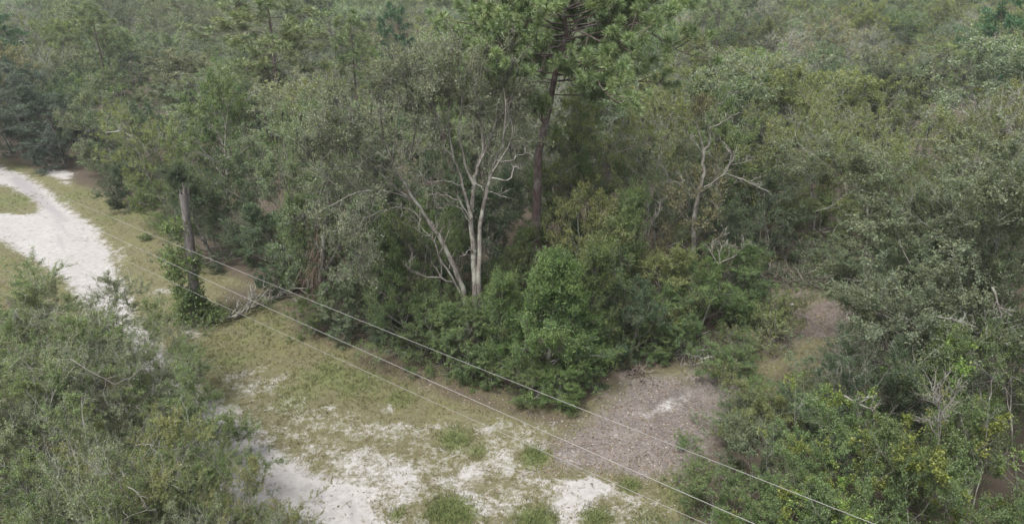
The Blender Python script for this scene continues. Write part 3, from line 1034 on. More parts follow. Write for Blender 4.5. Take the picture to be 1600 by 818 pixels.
# ------------------------------------------------------------------ rust-tinged half dead tree
D = cD(43.0)
base = np.array([xat(1083, D, 0), D, 0.0])
stems = [([np.array([base[0], D, -0.3])] + pp(D, 0, (1083, 398), (1085, 338), (1093, 303), (1099, 265), (1099, 236)), 0.17, 0.08),
         (pp(D, 0, (1099, 236), (1094, 215), (1087, 190)), 0.07, 0.03), (pp(D, 0, (1099, 236), (1109, 222), (1107, 195)), 0.07, 0.03)]
barel = [(pp(D, -.5, (1098, 236), (1085, 222), (1072, 206)), 0.05), (pp(D, -.6, (1100, 292), (1131, 271), (1142, 249), (1141, 230)), 0.06),
         (pp(D, -.8, (1131, 271), (1160, 279), (1175, 287), (1198, 298)), 0.05), (pp(D, -.3, (1135, 262), (1150, 255), (1168, 252)), 0.04),
         (pp(D, -.8, (1084, 310), (1058, 287), (1042, 274), (1029, 256)), 0.045), (pp(D, 0, (1108, 200), (1130, 190), (1150, 180)), 0.04), (pp(D, 0, (1087, 192), (1062, 185), (1040, 190)), 0.04),
         (pp(D, 0, (1107, 197), (1120, 172), (1118, 155)), 0.035)]
crl = [(pp(D, -1, (1085, 360), (1070, 330), (1060, 310)), 0.04), (pp(D, -1, (1085, 380), (1100, 350), (1120, 335)), 0.04), (pp(D, 1, (1095, 300), (1115, 285), (1120, 260)), 0.04),
       (pp(D, 1, (1093, 303), (1075, 280), (1070, 250)), 0.04), (pp(D, -.5, (1083, 398), (1060, 380), (1045, 385)), 0.04), (pp(D, -.5, (1083, 390), (1110, 385), (1125, 400)), 0.04), (pp(D, 0, (1107, 210), (1105, 185), (1095, 175)), 0.02)]
mod = from_paths(43, base, stems, crl, {**BASE, 'n2': 6, 'n3': 5, 'tw': 6, 'nl': 5, 'leaf': 0.12, 'twl': 0.4, 'bare': 0.3}, M_PALE, barel, M_DEAD)
tree_thing(mod, "oak_tree", "tree", "half dead tree with bleached forking boughs and sparse rusty yellow leaves", base[0], base[1], 1, 1, 0, RUST)

# ------------------------------------------------------------------ mossy tree with dry vines on the trunk
D = cD(42.0)
base = np.array([xat(508, D, 0), D, 0.0])
stems = [([np.array([base[0], D, -0.3])] + pp(D, 0, (505, 470), (503, 420), (508, 370), (512, 330), (508, 280), (500, 230)), 0.24, 0.07),
         (pp(D, -.5, (503, 430), (525, 395), (540, 350), (548, 310)), 0.1, 0.04), (pp(D, -.5, (505, 400), (485, 365), (470, 330)), 0.09, 0.04)]
crl = [(pp(D, -1, (548, 310), (560, 280), (570, 250)), .05), (pp(D, -1, (470, 330), (450, 300), (440, 270)), .05), (pp(D, -2, (508, 300), (520, 260), (525, 220)), .05), (pp(D, 1, (500, 230), (490, 200), (480, 175)), .05),
       (pp(D, -2, (500, 260), (470, 230), (450, 215)), .05), (pp(D, -2.5, (508, 350), (490, 330), (465, 345)), .04), (pp(D, -2.5, (512, 330), (540, 320), (565, 335)), .04), (pp(D, 1.5, (505, 250), (535, 215), (550, 190)), .04), (pp(D, -2, (503, 420), (475, 400), (450, 400)), .04), (pp(D, -2.4, (503, 440), (540, 425), (570, 430)), .04)]
mod = from_paths(44, base, stems, crl, {**BASE, 'n2': 8, 'n3': 6, 'tw': 7, 'nl': 7, 'leaf': 0.12, 'twl': 0.42, 'bare': 0.2, 'moss': 0.1}, M_BARK, (), M_PALE,
                 moss=[(pp(D, -.5, (503, 430), (525, 395), (540, 350)), .9), (pp(D, -1.5, (512, 350), (490, 345)), .9)])
# dry vines trailing down the trunk
vt = Tubes()
for i in range(60):
    a = rng.uniform(0, 2 * pi)
    z0 = rng.uniform(2.5, 7.5)
    p = path((cos(a) * .35 - .1, sin(a) * .35, z0), (rng.normal(0, .2), rng.normal(0, .2), -1), z0 * rng.uniform(.5, .95), 7, .13, -.05)
    vt.add(p, np.linspace(.03, .012, len(p)), 3)
mod['parts'].append(('dry_vines', vt.mesh('dry_vines', M_DRYVINE, tint=True)))
tree_thing(mod, "oak_tree", "oak tree", "grey-green oak hung with moss, its trunk wrapped in dry brown vines", base[0], base[1], 1, 1, 0, GREYG)

# ------------------------------------------------------------------ young green tree with feathery shoots at the front of the wood
mod = grow(50, 7.6, 3.3, 'cone', 0.03, 50, 1, leaf=0.13, nl=8, tw=8, n2=6, n3=5, twl=0.42, el0=-8, el1=74, lift=0.04, trop=0.05, aspect=0.28, barem=M_PALE, bare=0.06)
yD = cD(33.6)
x = xat(855, yD, 3.0)
tree_thing(mod, "young_tree", "young tree", "bright green feathery young tree standing foremost at the edge of the wood", x, yD, 7.8, 3.1, 0.4, FRESH)
PLACED.append((x, yD, 3))

# ------------------------------------------------------------------ trees placed one by one
EDGE_GROUP = "trees along the front edge of the wood"
EDGE = [  # px, D, H, R, model, colour, label
    (45, 94, 11.5, 6.6, M_tall[0], BLUE, "dark blue-green thicket tree beside the far bend of the sand road"),
    (5, 90, 10.5, 6.0, M_bushy[1], BLUE, "dark thicket tree overhanging the verge where the road leaves the picture"),
    (85, 84, 9.0, 5.0, M_bushy[0], BLUE, "dark low thicket tree just above the white sand patch"),
    (-30, 84, 10.0, 5.5, M_tall[1], BLUE, "dark tree cut by the picture edge above the sand road"),
    (118, 88, 10.5, 5.0, M_bushy[1], DARK, "dark low tree just right of the thicket at the road bend"),
    (165, 78, 11.5, 5.8, M_tall[0], GREYG, "broad grey-green tree behind the small white sand patch"),
    (212, 68.5, 9.5, 4.2, M_bushy[1], DARK, "dark tree leaning out over the grass verge beside the white road"),
    (195, 66, 5.0, 3.0, M_bushy[0], DARK, "low dark bush under the leaning tree on the grass verge"),
    (255, 62, 10.5, 4.6, M_tall[1], OLIVE, "olive tree with bleached dead twigs sticking out over the verge"),
    (262, 59, 5.0, 3.4, M_bushy[1], MID, "low green bush under the olive tree with dead twigs"),
    (330, 56.5, 14.0, 4.8, M_tall[0], MID, "tall yellow-green tree rising behind the broken snag"),
    (318, 52.5, 7.5, 3.4, M_bushy[2], DARK, "dark green lower tree directly behind the broken snag"),
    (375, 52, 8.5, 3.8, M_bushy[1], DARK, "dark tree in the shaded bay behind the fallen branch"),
    (425, 50.5, 12.0, 4.6, M_tall[1], GREYG, "grey-green tree between the tall yellow-green one and the mossy oak"),
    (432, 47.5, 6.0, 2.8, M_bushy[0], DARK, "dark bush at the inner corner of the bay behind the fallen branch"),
    (470, 45.5, 8.0, 3.0, M_bushy[2], MID, "green bushy tree left of the mossy oak trunk"),
    (483, 40.0, 2.6, 1.6, M_bushy[1], FRESH, "low bright green bush at the foot of the mossy oak"),
    (535, 39.5, 3.6, 1.7, M_bushy[0], GREYG, "rounded grey-green bush right of the mossy oak foot"),
    (560, 42.5, 8.5, 3.0, M_bushy[1], GREYG, "grey-green tree between mossy oak and leaning pale trunk"),
    (590, 40.0, 6.0, 2.4, M_bushy[2], DARK, "dark narrow tree above the gap of brown litter"),
    (635, 38.0, 7.4, 2.9, M_bushy[2], MID, "green tree just left of the leaning pale trunk"),
    (668, 40.5, 8.6, 3.3, M_bushy[1], MID, "green tree seen behind the leaning pale trunk"),
    (690, 36.2, 4.6, 2.3, M_bushy[1], MID, "low leafy tree hiding the foot of the leaning trunk"),
    (732, 35.2, 4.3, 2.2, M_bushy[0], MID, "small tree in front of the twin pale trunks"),
    (775, 35.8, 6.4, 2.4, M_bushy[2], FRESH, "light green small tree left of the feathery young tree"),
    (795, 40.0, 6.4, 2.6, M_bushy[2], MID, "green tree filling the gap between twin trunks and the pine"),
    (925, 40.5, 9.0, 3.2, M_bushy[1], OLIVE, "olive-green tree below and right of the pine trunk"),
    (912, 36.5, 7.8, 2.7, M_bushy[2], FRESH, "green tree close behind the right flank of the feathery young tree"),
    (955, 38.5, 9.2, 3.2, M_bushy[2], MID, "rounded yellow-tipped green tree over the mulched corner"),
    (985, 36.8, 5.2, 2.3, M_bushy[1], DARK, "dark low tree at the edge of the mulch"),
    (1025, 39.0, 6.2, 2.6, M_bushy[0], OLIVE, "olive small tree right of the dead grey sprig"),
    (1050, 37.5, 4.6, 2.2, M_bushy[1], MID, "low tree above the pale streak of sand"),
    (1095, 39.5, 5.2, 2.4, M_bushy[1], FRESH, "low blue-green bush under the half dead tree"),
    (1135, 42.0, 5.4, 2.6, M_bushy[0], MID, "green bush below the bleached dead bough"),
    (1150, 46.0, 6.6, 3.0, M_bushy[1], DARK, "dark bush behind the bleached dead bough"),
    (822, 32.6, 2.6, 1.7, M_bushy[1], FRESH, "low bush at the left foot of the feathery young tree"),
    (872, 32.0, 2.3, 1.6, M_bushy[0], FRESH, "low bush right in front of the stem of the feathery young tree"),
    (912, 33.6, 2.6, 1.6, M_bushy[1], MID, "low bush at the right foot of the feathery young tree"),
    (765, 34.2, 2.3, 1.5, M_bushy[0], MID, "low bush at the litter edge left of the feathery young tree"),
    (655, 36.4, 2.4, 1.6, M_bushy[1], MID, "low bush at the litter edge below the leaning pale trunk"),
    (605, 38.6, 2.2, 1.4, M_bushy[0], DARK, "low dark bush beside the gap of brown litter"),
    (955, 36.4, 2.4, 1.5, M_bushy[1], MID, "low bush at the upper left corner of the mulch"),
    (1020, 37.0, 2.2, 1.5, M_bushy[0], MID, "low bush on the upper rim of the mulch"),
    (880, 50, 12.5, 4.2, M_tall[0], MID, "green tree right behind the pine trunk"),
    (950, 50, 13.6, 5.0, M_tall[1], OLIVE, "olive tree with crooked grey limbs right of the pine"),
    (1010, 47, 11.0, 4.0, M_tall[1], GREYG, "grey-green tree with a long bare limb left of the half dead tree"),
    (1035, 55, 14.0, 5.4, M_tall[1], OLIVE, "large pale olive tree crown above the half dead tree"),
    (1140, 54, 12.0, 4.6, M_tall[0], MID, "green tree right behind the half dead tree"),
    (1190, 56, 12.5, 5.0, M_tall[1], OLIVE, "olive tree with drooping fine branches above the cleared strip"),
    (1205, 52, 7.5, 3.4, M_bushy[1], DARK, "dark leafy tree at the head of the cleared strip"),
    (1290, 58, 11.0, 4.8, M_tall[0], OLIVE, "olive-yellow tree behind the brush piles"),
    (1290, 54, 5.0, 3.0, M_bushy[1], MID, "green bush at the back of the brush piles"),
    (1380, 54, 11.0, 4.8, M_tall[1], OLIVE, "yellow-green spreading tree between brush piles and big oak"),
    (1375, 47, 5.0, 3.4, M_bushy[0], GREYG, "grey-green bush with pale twigs beside the cleared strip"),
    (1470, 50, 12.0, 5.0, M_tall[0], OLIVE, "olive tree with dark gaps behind the big oak"),
    (1520, 44, 12.2, 4.2, M_tall[1], (0.14, 0.155, 0.075), "light yellow-green tree peeping over the big oak crown"),
    (1600, 46, 13.2, 4.6, M_tall[1], (0.14, 0.155, 0.075), "light yellow-green tree at the right edge over the big oak"),
    (1580, 60, 12.5, 5.5, M_tall[0], OLIVE, "olive tree farther back at the right edge"),
    (760, 52, 13.0, 4.6, M_tall[1], GREY, "grey-green tree showing behind the twin pale trunks"),
    (640, 50, 13.2, 5.0, M_tall[1], GREY, "grey tree crown behind the leaning pale trunk"),
    (560, 52, 13.5, 5.0, M_tall[0], GREYG, "grey-green tree crown behind the mossy oak"),
    (490, 56, 13.0, 5.0, M_tall[1], OLIVE, "olive crown with pale twig tips behind the mossy oak"),
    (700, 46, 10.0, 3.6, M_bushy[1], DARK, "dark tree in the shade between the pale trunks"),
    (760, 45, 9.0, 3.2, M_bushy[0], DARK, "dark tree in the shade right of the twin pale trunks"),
]
RIGHT_GROUP = "trees and bushes in the right foreground"
EDGE2 = [
    (1560, 30, 14.3, 8.4, M_bigoak, (0.135, 0.165, 0.1), "big grey-green oak spreading over the right foreground"),
    (1665, 24, 9.0, 4.0, M_near[1], MID, "green tree cut by the right edge in front of the big oak"),
    (1455, 35, 10.8, 5.6, M_bigoak, GREYG, "large grey-green oak behind the left shoulder of the big oak"),
    (1440, 32.5, 6.6, 3.4, M_near[1], GREYG, "low grey-green oak right of the reddish bare soil"),
    (1450, 30, 8.0, 4.0, M_near[2], GREYG, "grey-green oak under the left flank of the big oak"),
    (1275, 29, 4.0, 2.8, M_near[1], GREYG, "low grey-green oak just below the reddish bare soil"),
    (1195, 28.5, 3.4, 2.0, M_vine[2], OLIVE, "low olive bush with grey stems beside the mulch"),
    (1190, 24.5, 4.2, 2.2, M_vine[2], GREYG, "olive-grey bush closest to the mulch"),
    (1290, 24.5, 5.8, 2.9, M_vine[0], MID, "green oak with a slanting grey limb in the right foreground"),
    (1385, 26, 7.0, 3.6, M_near[1], DARK, "darker green oak in front of the big oak trunk"),
    (1500, 25, 7.2, 3.4, M_vine[0], MID, "dark bushy tree around the dead grey shrub"),
    (1160, 29.0, 2.2, 1.8, M_vine[2], GREYG, "grey-green low bush on the left side of the cleared strip, above the mulch corner"),
    (1140, 34.5, 2.2, 1.8, M_vine[2], MID, "green low bush between the wood edge and the cleared strip"),
    (1210, 30.5, 2.3, 1.9, M_vine[2], MID, "low green bush in the weeds below the reddish soil, left one"),
    (1262, 32.0, 1.9, 1.8, M_vine[2], OLIVE, "low olive bush in the weeds below the reddish soil, middle one"),
    (1310, 31.0, 2.5, 2.0, M_vine[2], GREYG, "low grey-green bush in the weeds below the reddish soil, right one"),
    (1125, 23.0, 3.0, 1.9, M_vine[2], MID, "low green bush spilling over the right rim of the mulch"),
    (1235, 22.6, 4.8, 2.2, M_vine[0], MID, "leafy bush flecked with yellow vine leaves right of the mulch"),
    (1185, 18.4, 3.2, 1.7, M_vine[2], MID, "low green bush right under the upper wire at the bottom edge"),
    (1090, 20.8, 2.0, 1.3, M_vine[2], GREYG, "small grey-green bush at the lower rim of the mulch"),
    (1430, 22.6, 6.0, 2.6, M_vine[1], MID, "bush with many yellow vine leaves left of the dead grey shrub"),
    (1165, 20.6, 3.0, 1.6, M_vine[2], FRESH, "low bright green bush touching the mulch edge"),
    (1235, 20.2, 4.0, 2.1, M_vine[0], MID, "vine-covered bush where the wire leaves the picture"),
    (1330, 20.2, 5.0, 2.3, M_vine[1], MID, "bush smothered in yellow-green vine leaves in the right foreground"),
    (1430, 20.0, 5.4, 2.6, M_vine[0], MID, "vine-covered bush right of the yellow-green one"),
    (1540, 21.5, 6.2, 3.0, M_vine[1], MID, "yellowing vine-covered bush near the lower right corner"),
    (1640, 20.0, 5.8, 2.6, M_vine[0], MID, "vine-covered bush in the lower right corner"),
    (1120, 18.6, 2.4, 1.2, M_vine[2], MID, "small bush at the bottom edge under the wires"),
    (1260, 17.2, 3.8, 1.8, M_vine[1], MID, "green vine-covered bush at the bottom edge, nearest to the wire"),
    (1370, 17.0, 4.2, 1.9, M_vine[2], MID, "green bush at the bottom edge under the yellow-green vines"),
    (1480, 17.0, 4.4, 1.9, M_vine[0], MID, "leafy bush at the bottom edge under the dead grey shrub"),
    (1600, 17.0, 4.6, 2.0, M_vine[2], DARK, "dark bush at the bottom edge in the right corner"),
]
LEFT_GROUP = "scrub oaks in the left foreground"
EDGE3 = [
    (35, 34.5, 7.0, 4.6, M_near[0], MID, "scrub oak topmost on the left, its crown against the white road"),
    (145, 32.5, 6.7, 3.9, M_near[1], GREYG, "grey-green scrub oak crown overlapping the white road"),
    (235, 31, 6.2, 3.0, M_near[2], MID, "scrub oak right of the others beside the small white sand gap"),
    (-30, 29.5, 8.0, 4.2, M_near[2], MID, "scrub oak cut by the left edge, upper one"),
    (90, 27, 7.2, 3.9, M_near[1], MID, "scrub oak in the middle of the left foreground thicket"),
    (195, 26, 6.8, 3.5, M_near[2], GREYG, "scrub oak crossed by a long grey dead bough"),
    (275, 26.5, 6.3, 2.8, M_near[0], MID, "scrub oak with its edge against the grassy verge"),
    (330, 22.6, 5.4, 2.4, M_near[1], MID, "scrub oak just below the bright patch of sand road"),
    (20, 22.5, 8.0, 3.8, M_near[0], GREYG, "grey-green scrub oak with many pale twigs at the left edge"),
    (130, 21, 7.2, 3.4, M_near[2], MID, "scrub oak with dark hollows in the left foreground"),
    (235, 20.5, 6.6, 3.0, M_near[1], OLIVE, "olive scrub oak low in the left foreground"),
    (335, 19.2, 5.8, 2.4, M_near[0], MID, "scrub oak bordering the white sand at the bottom"),
    (395, 19.8, 5.6, 1.9, M_near[2], OLIVE, "small olive scrub oak nearest to the white sand"),
    (445, 18.2, 4.2, 1.6, M_near[1], MID, "low scrub oak at the bottom edge beside the white sand"),
    (40, 17, 8.0, 3.2, M_near[1], GREYG, "scrub oak in the lower left corner"),
    (160, 16.5, 7.4, 3.0, M_near[0], MID, "scrub oak at the bottom edge with bare twisting twigs"),
    (280, 16.2, 6.6, 2.6, M_near[2], GREYG, "grey scrub oak at the bottom edge, third from the left corner"),
    (380, 16.4, 5.2, 2.0, M_near[0], OLIVE, "olive scrub oak at the bottom edge near the sand"),
    (425, 16.2, 4.4, 2.0, M_near[1], MID, "scrub oak at the bottom edge farthest out over the sand"),
    (-80, 21, 8.0, 3.6, M_near[1], MID, "scrub oak cut by the left edge, lower one"),
]
EDGE3 = [(a + 12, b, c, d * 1.12, e, (f[0] * 1.26, f[1] * 1.13, f[2] * 1.25), g_) for a, b, c, d, e, f, g_ in EDGE3]
for lst, grp in ((EDGE, EDGE_GROUP), (EDGE2, RIGHT_GROUP), (EDGE3, LEFT_GROUP)):
    for i, (px, D, H, R, mdl, tint, lab) in enumerate(lst):
        D, H, R = cDHR(D, H, R)
        x = xat(px, D, H * 0.6)
        bush = H < 6.1 and 'bush' in lab
        tree_thing(mdl, "bush" if bush else "oak_tree", "bush" if bush else "tree", lab, x, D, H, R, i * 2.1 + 0.3, tint, group=grp)
        PLACED.append((x, D, R * 0.75))

# sparse leafy sapling leaning over the sand at the bottom
mod = grow(61, 4.6, 1.5, 'vase', 0.3, 6, 2, leaf=0.10, nl=6, tw=4, n2=4, n3=3, twl=0.35)
yD = cD(19.2)
x = xat(505, yD, 3)
tree_thing(mod, "young_tree", "young tree", "thin sapling with sparse leaves leaning over the white sand", x, yD, 4.3, 1.35, 1.0, OLIVE)

# ------------------------------------------------------------------ the wood behind, tree by tree
EX = [-400, 0, 140, 260, 300, 430, 470, 560, 700, 850, 1000, 1110, 1150, 1180, 1300, 1400, 1600, 2200]
EY = [225, 238, 280, 315, 365, 425, 470, 505, 540, 560, 535, 500, 420, 362, 355, 400, 470, 560]
SECT = [(150, "above the road bend"), (330, "beyond the leaning verge tree"), (480, "behind the tall yellow-green tree"), (620, "behind the mossy oak"),
        (760, "behind the pale leaning oak"), (940, "behind the tall pine"), (1080, "right of the tall pine"), (1230, "beyond the half dead tree"), (1400, "beyond the brush piles"), (9999, "beyond the big oak")]
LOOKS = [("grey", GREY), ("grey-green", GREYG), ("olive", OLIVE), ("green", MID), ("dark green", (0.070, 0.100, 0.056)), ("rusty brown", (0.150, 0.148, 0.090))]
cand = []
y = 46.0
frng = np.random.default_rng(7)
while y < 175:
    step = 9.0 + 0.016 * (y - 46)
    half = y * 0.78 + 12
    for xx in np.arange(-half, half, step):
        cx, cy_ = xx + frng.uniform(-.35, .35) * step, y + frng.uniform(-.35, .35) * step
        cand.append((cx, cy_, step))
    y += step * 0.86
fill = []
for cx, cy_, step in cand:
    gx, gy = gpix(cx, cy_)
    if gy > np.interp(gx, EX, EY) - 4:
        continue
    if any((cx - a) ** 2 + (cy_ - b) ** 2 < (c + 2.0) ** 2 for a, b, c in PLACED):
        continue
    fill.append((cx, cy_, step))
fill.sort(key=lambda q: q[1])
NEARF, FARF = fill[:265], fill[265:]
info = []
for i, (cx, cy_, step) in enumerate(NEARF):
    H = float(np.clip(frng.normal(10.3, 2.1), 6.6, 14.2))
    R = step * float(frng.uniform(0.5, 0.68))
    px, py = gpix(cx, cy_, H * 0.9)
    zone = (px - 800) / 800 + 0.5 * sin(cx * 0.11 + cy_ * 0.07)
    w = np.array([1.4 - zone, 1.5 - .3 * zone, 1.1 + 1.4 * zone, 1.1, .55, .25]).clip(.12)
    if px < 250: w = w * np.array([1, 1.3, .6, 1.1, 1.6, .4])
    k = frng.choice(6, p=w / w.sum())
    dead = frng.random() < 0.13
    sec = next(s for lim_, s in SECT if px < lim_)
    dep = "close by" if cy_ < 66 else "midway" if cy_ < 92 else "far back"
    info.append([cx, cy_, H, R, k, dead, sec, dep, px])
cells = {}
for r in info:
    cells.setdefault((r[4], r[5], r[6], r[7]), []).append(r)
ORD = ["first", "second", "third", "fourth", "fifth", "sixth", "seventh", "eighth", "ninth", "tenth", "eleventh", "twelfth", "thirteenth", "fourteenth", "fifteenth", "sixteenth", "seventeenth", "eighteenth", "nineteenth", "twentieth"]
for (k, dead, sec, dep), rows in cells.items():
    rows.sort(key=lambda r: r[8])
    for j, r in enumerate(rows):
        nm = "bare %s tree" % LOOKS[k][0] if dead else "%s tree crown" % LOOKS[k][0]
        pos = "" if len(rows) == 1 else ", %s from the left" % ORD[min(j, 19)]
        lab = "%s %s %s%s" % (nm, dep, sec, pos)
        cx, cy_, H, R = r[:4]
        mdl = M_grey if dead else M_mid[int(frng.integers(0, 5))]
        tint = np.array(LOOKS[k][1]) * frng.uniform(0.74, 1.28) * frng.uniform([.93, .97, .9], [1.07, 1.03, 1.1])
        tree_thing(mdl, "oak_tree", "tree", lab, cx, cy_, H * (0.95 if dead else 1), R, frng.uniform(0, 6.28), tuple(tint), group="trees of the wood behind the front edge")

# ------------------------------------------------------------------ far-off wood that reads as one mass
def far_wood():
    pts, rot, scl = [], [], []
    for cx, cy_, step in FARF:
        pts.append((cx, cy_, 0))
    y = 177.0
    while y < 1300:
        step = 9 + 0.016 * (y - 150)
        half = y * 0.76 + 15
        for xx in np.arange(-half, half, step):
            pts.append((xx + frng.uniform(-.4, .4) * step, y + frng.uniform(-.4, .4) * step, 0))
        y += step * (0.9 if y < 500 else 1.3)
    pts = np.array(pts)
    me = bpy.data.meshes.new("far_wood")
    me.vertices.add(len(pts))
    me.vertices.foreach_set('co', pts.astype(np.float32).ravel())
    hh = np.clip(frng.normal(1.0, 0.12, len(pts)), 0.7, 1.5) * (1 + 0.05 * np.sin(pts[:, 0] * .02) + 0.04 * np.sin(pts[:, 1] * .013))
    ww = np.clip(hh * (0.95 + np.maximum(0, pts[:, 1] - 150) / 420), 0.8, 2.6)
    a = me.attributes.new('grow', 'FLOAT_VECTOR', 'POINT')
    a.data.foreach_set('vector', np.stack([ww, ww, hh], -1).astype(np.float32).ravel())
    o = mesh_thing("far_wood", me, 'hazy far-off wood running to the horizon as one mass of crowns', 'wood', kind='stuff', color=(0.115, 0.140, 0.075))
    # two distant trees that the wood repeats
    srcs = []
    for i, m in enumerate(M_far):
        t = tree_thing(m, "oak_tree", "tree", ["rounded tree crown on the far rim of the wood left of the tall pine", "egg-shaped tree crown on the far rim of the wood right of the tall pine"][i], (-28, 36)[i], 172 + i * 3, 11.5, 4.8, i, GREYG)
        srcs.append([c for c in t.children if c.name.startswith('crown')][0])
    ng = bpy.data.node_groups.new("far_wood", 'GeometryNodeTree')
    ng.interface.new_socket("Geometry", in_out='INPUT', socket_type='NodeSocketGeometry')
    ng.interface.new_socket("Geometry", in_out='OUTPUT', socket_type='NodeSocketGeometry')
    n = ng.nodes
    gi, go = n.new('NodeGroupInput'), n.new('NodeGroupOutput')
    m2p = n.new('GeometryNodeMeshToPoints')
    ng.links.new(gi.outputs[0], m2p.inputs[0])
    g2i = n.new('GeometryNodeGeometryToInstance')
    for s in srcs:
        oi = n.new('GeometryNodeObjectInfo')
        oi.inputs['Object'].default_value = s
        oi.transform_space = 'ORIGINAL'
        ng.links.new(oi.outputs['Geometry'], g2i.inputs[0])
    iop = n.new('GeometryNodeInstanceOnPoints')
    iop.inputs['Pick Instance'].default_value = True
    ri = n.new('FunctionNodeRandomValue'); ri.data_type = 'INT'
    ri.inputs[4].default_value = 0; ri.inputs[5].default_value = 1
    rr = n.new('FunctionNodeRandomValue'); rr.data_type = 'FLOAT_VECTOR'
    rr.inputs[0].default_value = (0, 0, 0); rr.inputs[1].default_value = (0, 0, 6.28)
    na = n.new('GeometryNodeInputNamedAttribute'); na.data_type = 'FLOAT_VECTOR'
    na.inputs[0].default_value = 'grow'
    ng.links.new(m2p.outputs[0], iop.inputs['Points'])
    ng.links.new(g2i.outputs[0], iop.inputs['Instance'])
    ng.links.new(ri.outputs[2], iop.inputs['Instance Index'])
    ng.links.new(rr.outputs[0], iop.inputs['Rotation'])
    ng.links.new(na.outputs[0], iop.inputs['Scale'])
    ng.links.new(iop.outputs[0], go.inputs[0])
    md = o.modifiers.new("far_wood", 'NODES')
    md.node_group = ng


far_wood()

# ------------------------------------------------------------------ broken snag with vines round its foot
D = cD(41.4)
base = np.array([xat(305, D, 0), D, 0.0])
T = Tubes()
pts = [np.array([base[0], D, -0.3])] + pp(D, 0, (304, 490), (303, 450), (300, 410), (296, 375), (291, 340), (287, 302))
T.add([p - base for p in pts], [0.34, 0.28, 0.3, 0.25, 0.27, 0.2, 0.25], 9)
for k in range(9):
    q = pts[-1] - base + rng.normal(0, .1, 3)
    T.add([q - np.array([0, 0, .3]), q + np.array([rng.normal(0, .03), 0, rng.uniform(.1, .55)])], [.09, .015], 4)
for (a, b, c, d) in ((292, 335, 284, 340), (290, 318, 297, 322)):
    T.add([ond(a, b, D) - base, ond(c, d, D) - base], [.12, .05], 5)
snag = bpy.data.objects.new("dead_snag", None)
snag.location = base
snag['label'] = "broken grey snag with jagged top and leafy vines round its lower trunk"
snag['category'] = "dead tree"
col.objects.link(snag)
mesh_thing("trunk", T.mesh("trunk", bark_material("weathered_snag_wood", (0.07, 0.06, 0.055), (0.19, 0.172, 0.16), (0.13, 0.12, 0.112), 2.4, bump=1.0)), parent=snag)
C = []
V = Tree()
for k in range(1300):
    z = rng.uniform(0.0, 5.2) if k % 12 else rng.uniform(5.8, 6.5)
    gap = 2.5 < z < 3.0 or (4.5 < z < 5.3 and rng.random() < .7)
    if gap: continue
    a = rng.uniform(0, 2 * pi)
    rr = .3 + rng.uniform(0, .55) * (1.3 if (3.2 < z < 4.5 or z < 1.2) else .75)
    C.append((base[0] * 0 + cos(a) * rr - 0.025 * z, sin(a) * rr, z))
C = np.array(C)
V.wood.spikes([(-.02 * c[2], 0, c[2] - .1) for c in C[:200]], C[:200], .012)
V.spray(C, unit(C * np.array([1, 1, 0]) + 1e-3), .3, 9, .12, aspect=.7, up=-.1, tw_r=.008)
# one low arm of leaves to the right
C2 = np.stack([rng.uniform(.3, 2.0, 160), rng.normal(0, .5, 160), rng.uniform(.1, .9, 160)], -1)
V.spray(C2, unit(rng.normal(0, 1, C2.shape) + np.array([0, 0, .8])), .25, 9, .1, aspect=.6)
mesh_thing("vine_leaves", V.crown_mesh("vine_leaves", M_LEAF), parent=snag, color=MID)
mesh_thing("vine_stems", V.wood.mesh("vine_stems", M_BROWN), parent=snag)


# ------------------------------------------------------------------ dead wood
def dead_branch(label, name, cat, paths, r, mat, n=7, k=0.45, group=None, D=None):
    """paths in world coordinates; side twigs added"""
    T = Tree()
    r = r * 0.6
    base = np.array(paths[0][0], float)
    pieces = []
    for p in paths:
        q = np.array([np.array(a) - base for a in p])
        # refine
        q2 = [q[0]]
        for a, b in zip(q[:-1], q[1:]):
            q2 += [(a + b) / 2 + rng.normal(0, .04 * np.linalg.norm(b - a), 3), b]
        q2 = np.array(q2)
        B = Tubes()
        B.add(q2, np.linspace(r, r * .25, len(q2)), 5)
        pieces.append(B.mesh('branch', mat))
        T.deadtwigs(q2, np.linalg.norm(q2[-1] - q2[0]) * k, r * .55, n + 3, dest=T.bare)
    t = bpy.data.objects.new(name, None)
    t.location = base
    t['label'] = label; t['category'] = cat
    if group: t['group'] = group
    col.objects.link(t)
    for me in pieces:
        mesh_thing("branch", me, parent=t)
    mesh_thing("twigs", T.bare.mesh("twigs", mat), parent=t)
    return t


g = lambda a, b, z=0.12: onz(a, b, z)
dead_branch("fallen grey branch with twiggy top lying on the grass by the snag", "fallen_branch", "fallen branch",
            [[g(326, 504), g(352, 498), g(372, 493, .15), g(392, 481, .3), g(402, 462, .5)], [g(392, 481, .3), g(412, 476, .3), g(440, 462, .3)], [g(385, 488, .2), g(392, 470, .9), g(394, 456, 1.3)]], .17, M_BARK, 12, .55)
D = cD(41)
dead_branch("bleached dead bough with hooked twigs propped beside the half dead tree", "dead_branch", "dead branch",
            [pp(D, 0, (1121, 412), (1147, 401), (1168, 382)), pp(D, .4, (1121, 412), (1112, 395), (1115, 376), (1140, 363)), pp(D, 0, (1125, 411), (1128, 385), (1146, 385))], .07, M_DEAD, 7, .45)
D = cD(40.5)
dead_branch("pale crooked dead sprig sticking out left of the half dead tree", "dead_branch", "dead branch",
            [pp(D, 0, (1013, 368), (998, 358), (985, 345)), pp(D, 0, (1013, 368), (1018, 345), (1005, 325), (1000, 318)), pp(D, .3, (1015, 355), (1028, 335), (1032, 320))], .055, M_DEAD, 7, .5)
D = cD(23.2)
p0 = onz(1463, 700, .0)
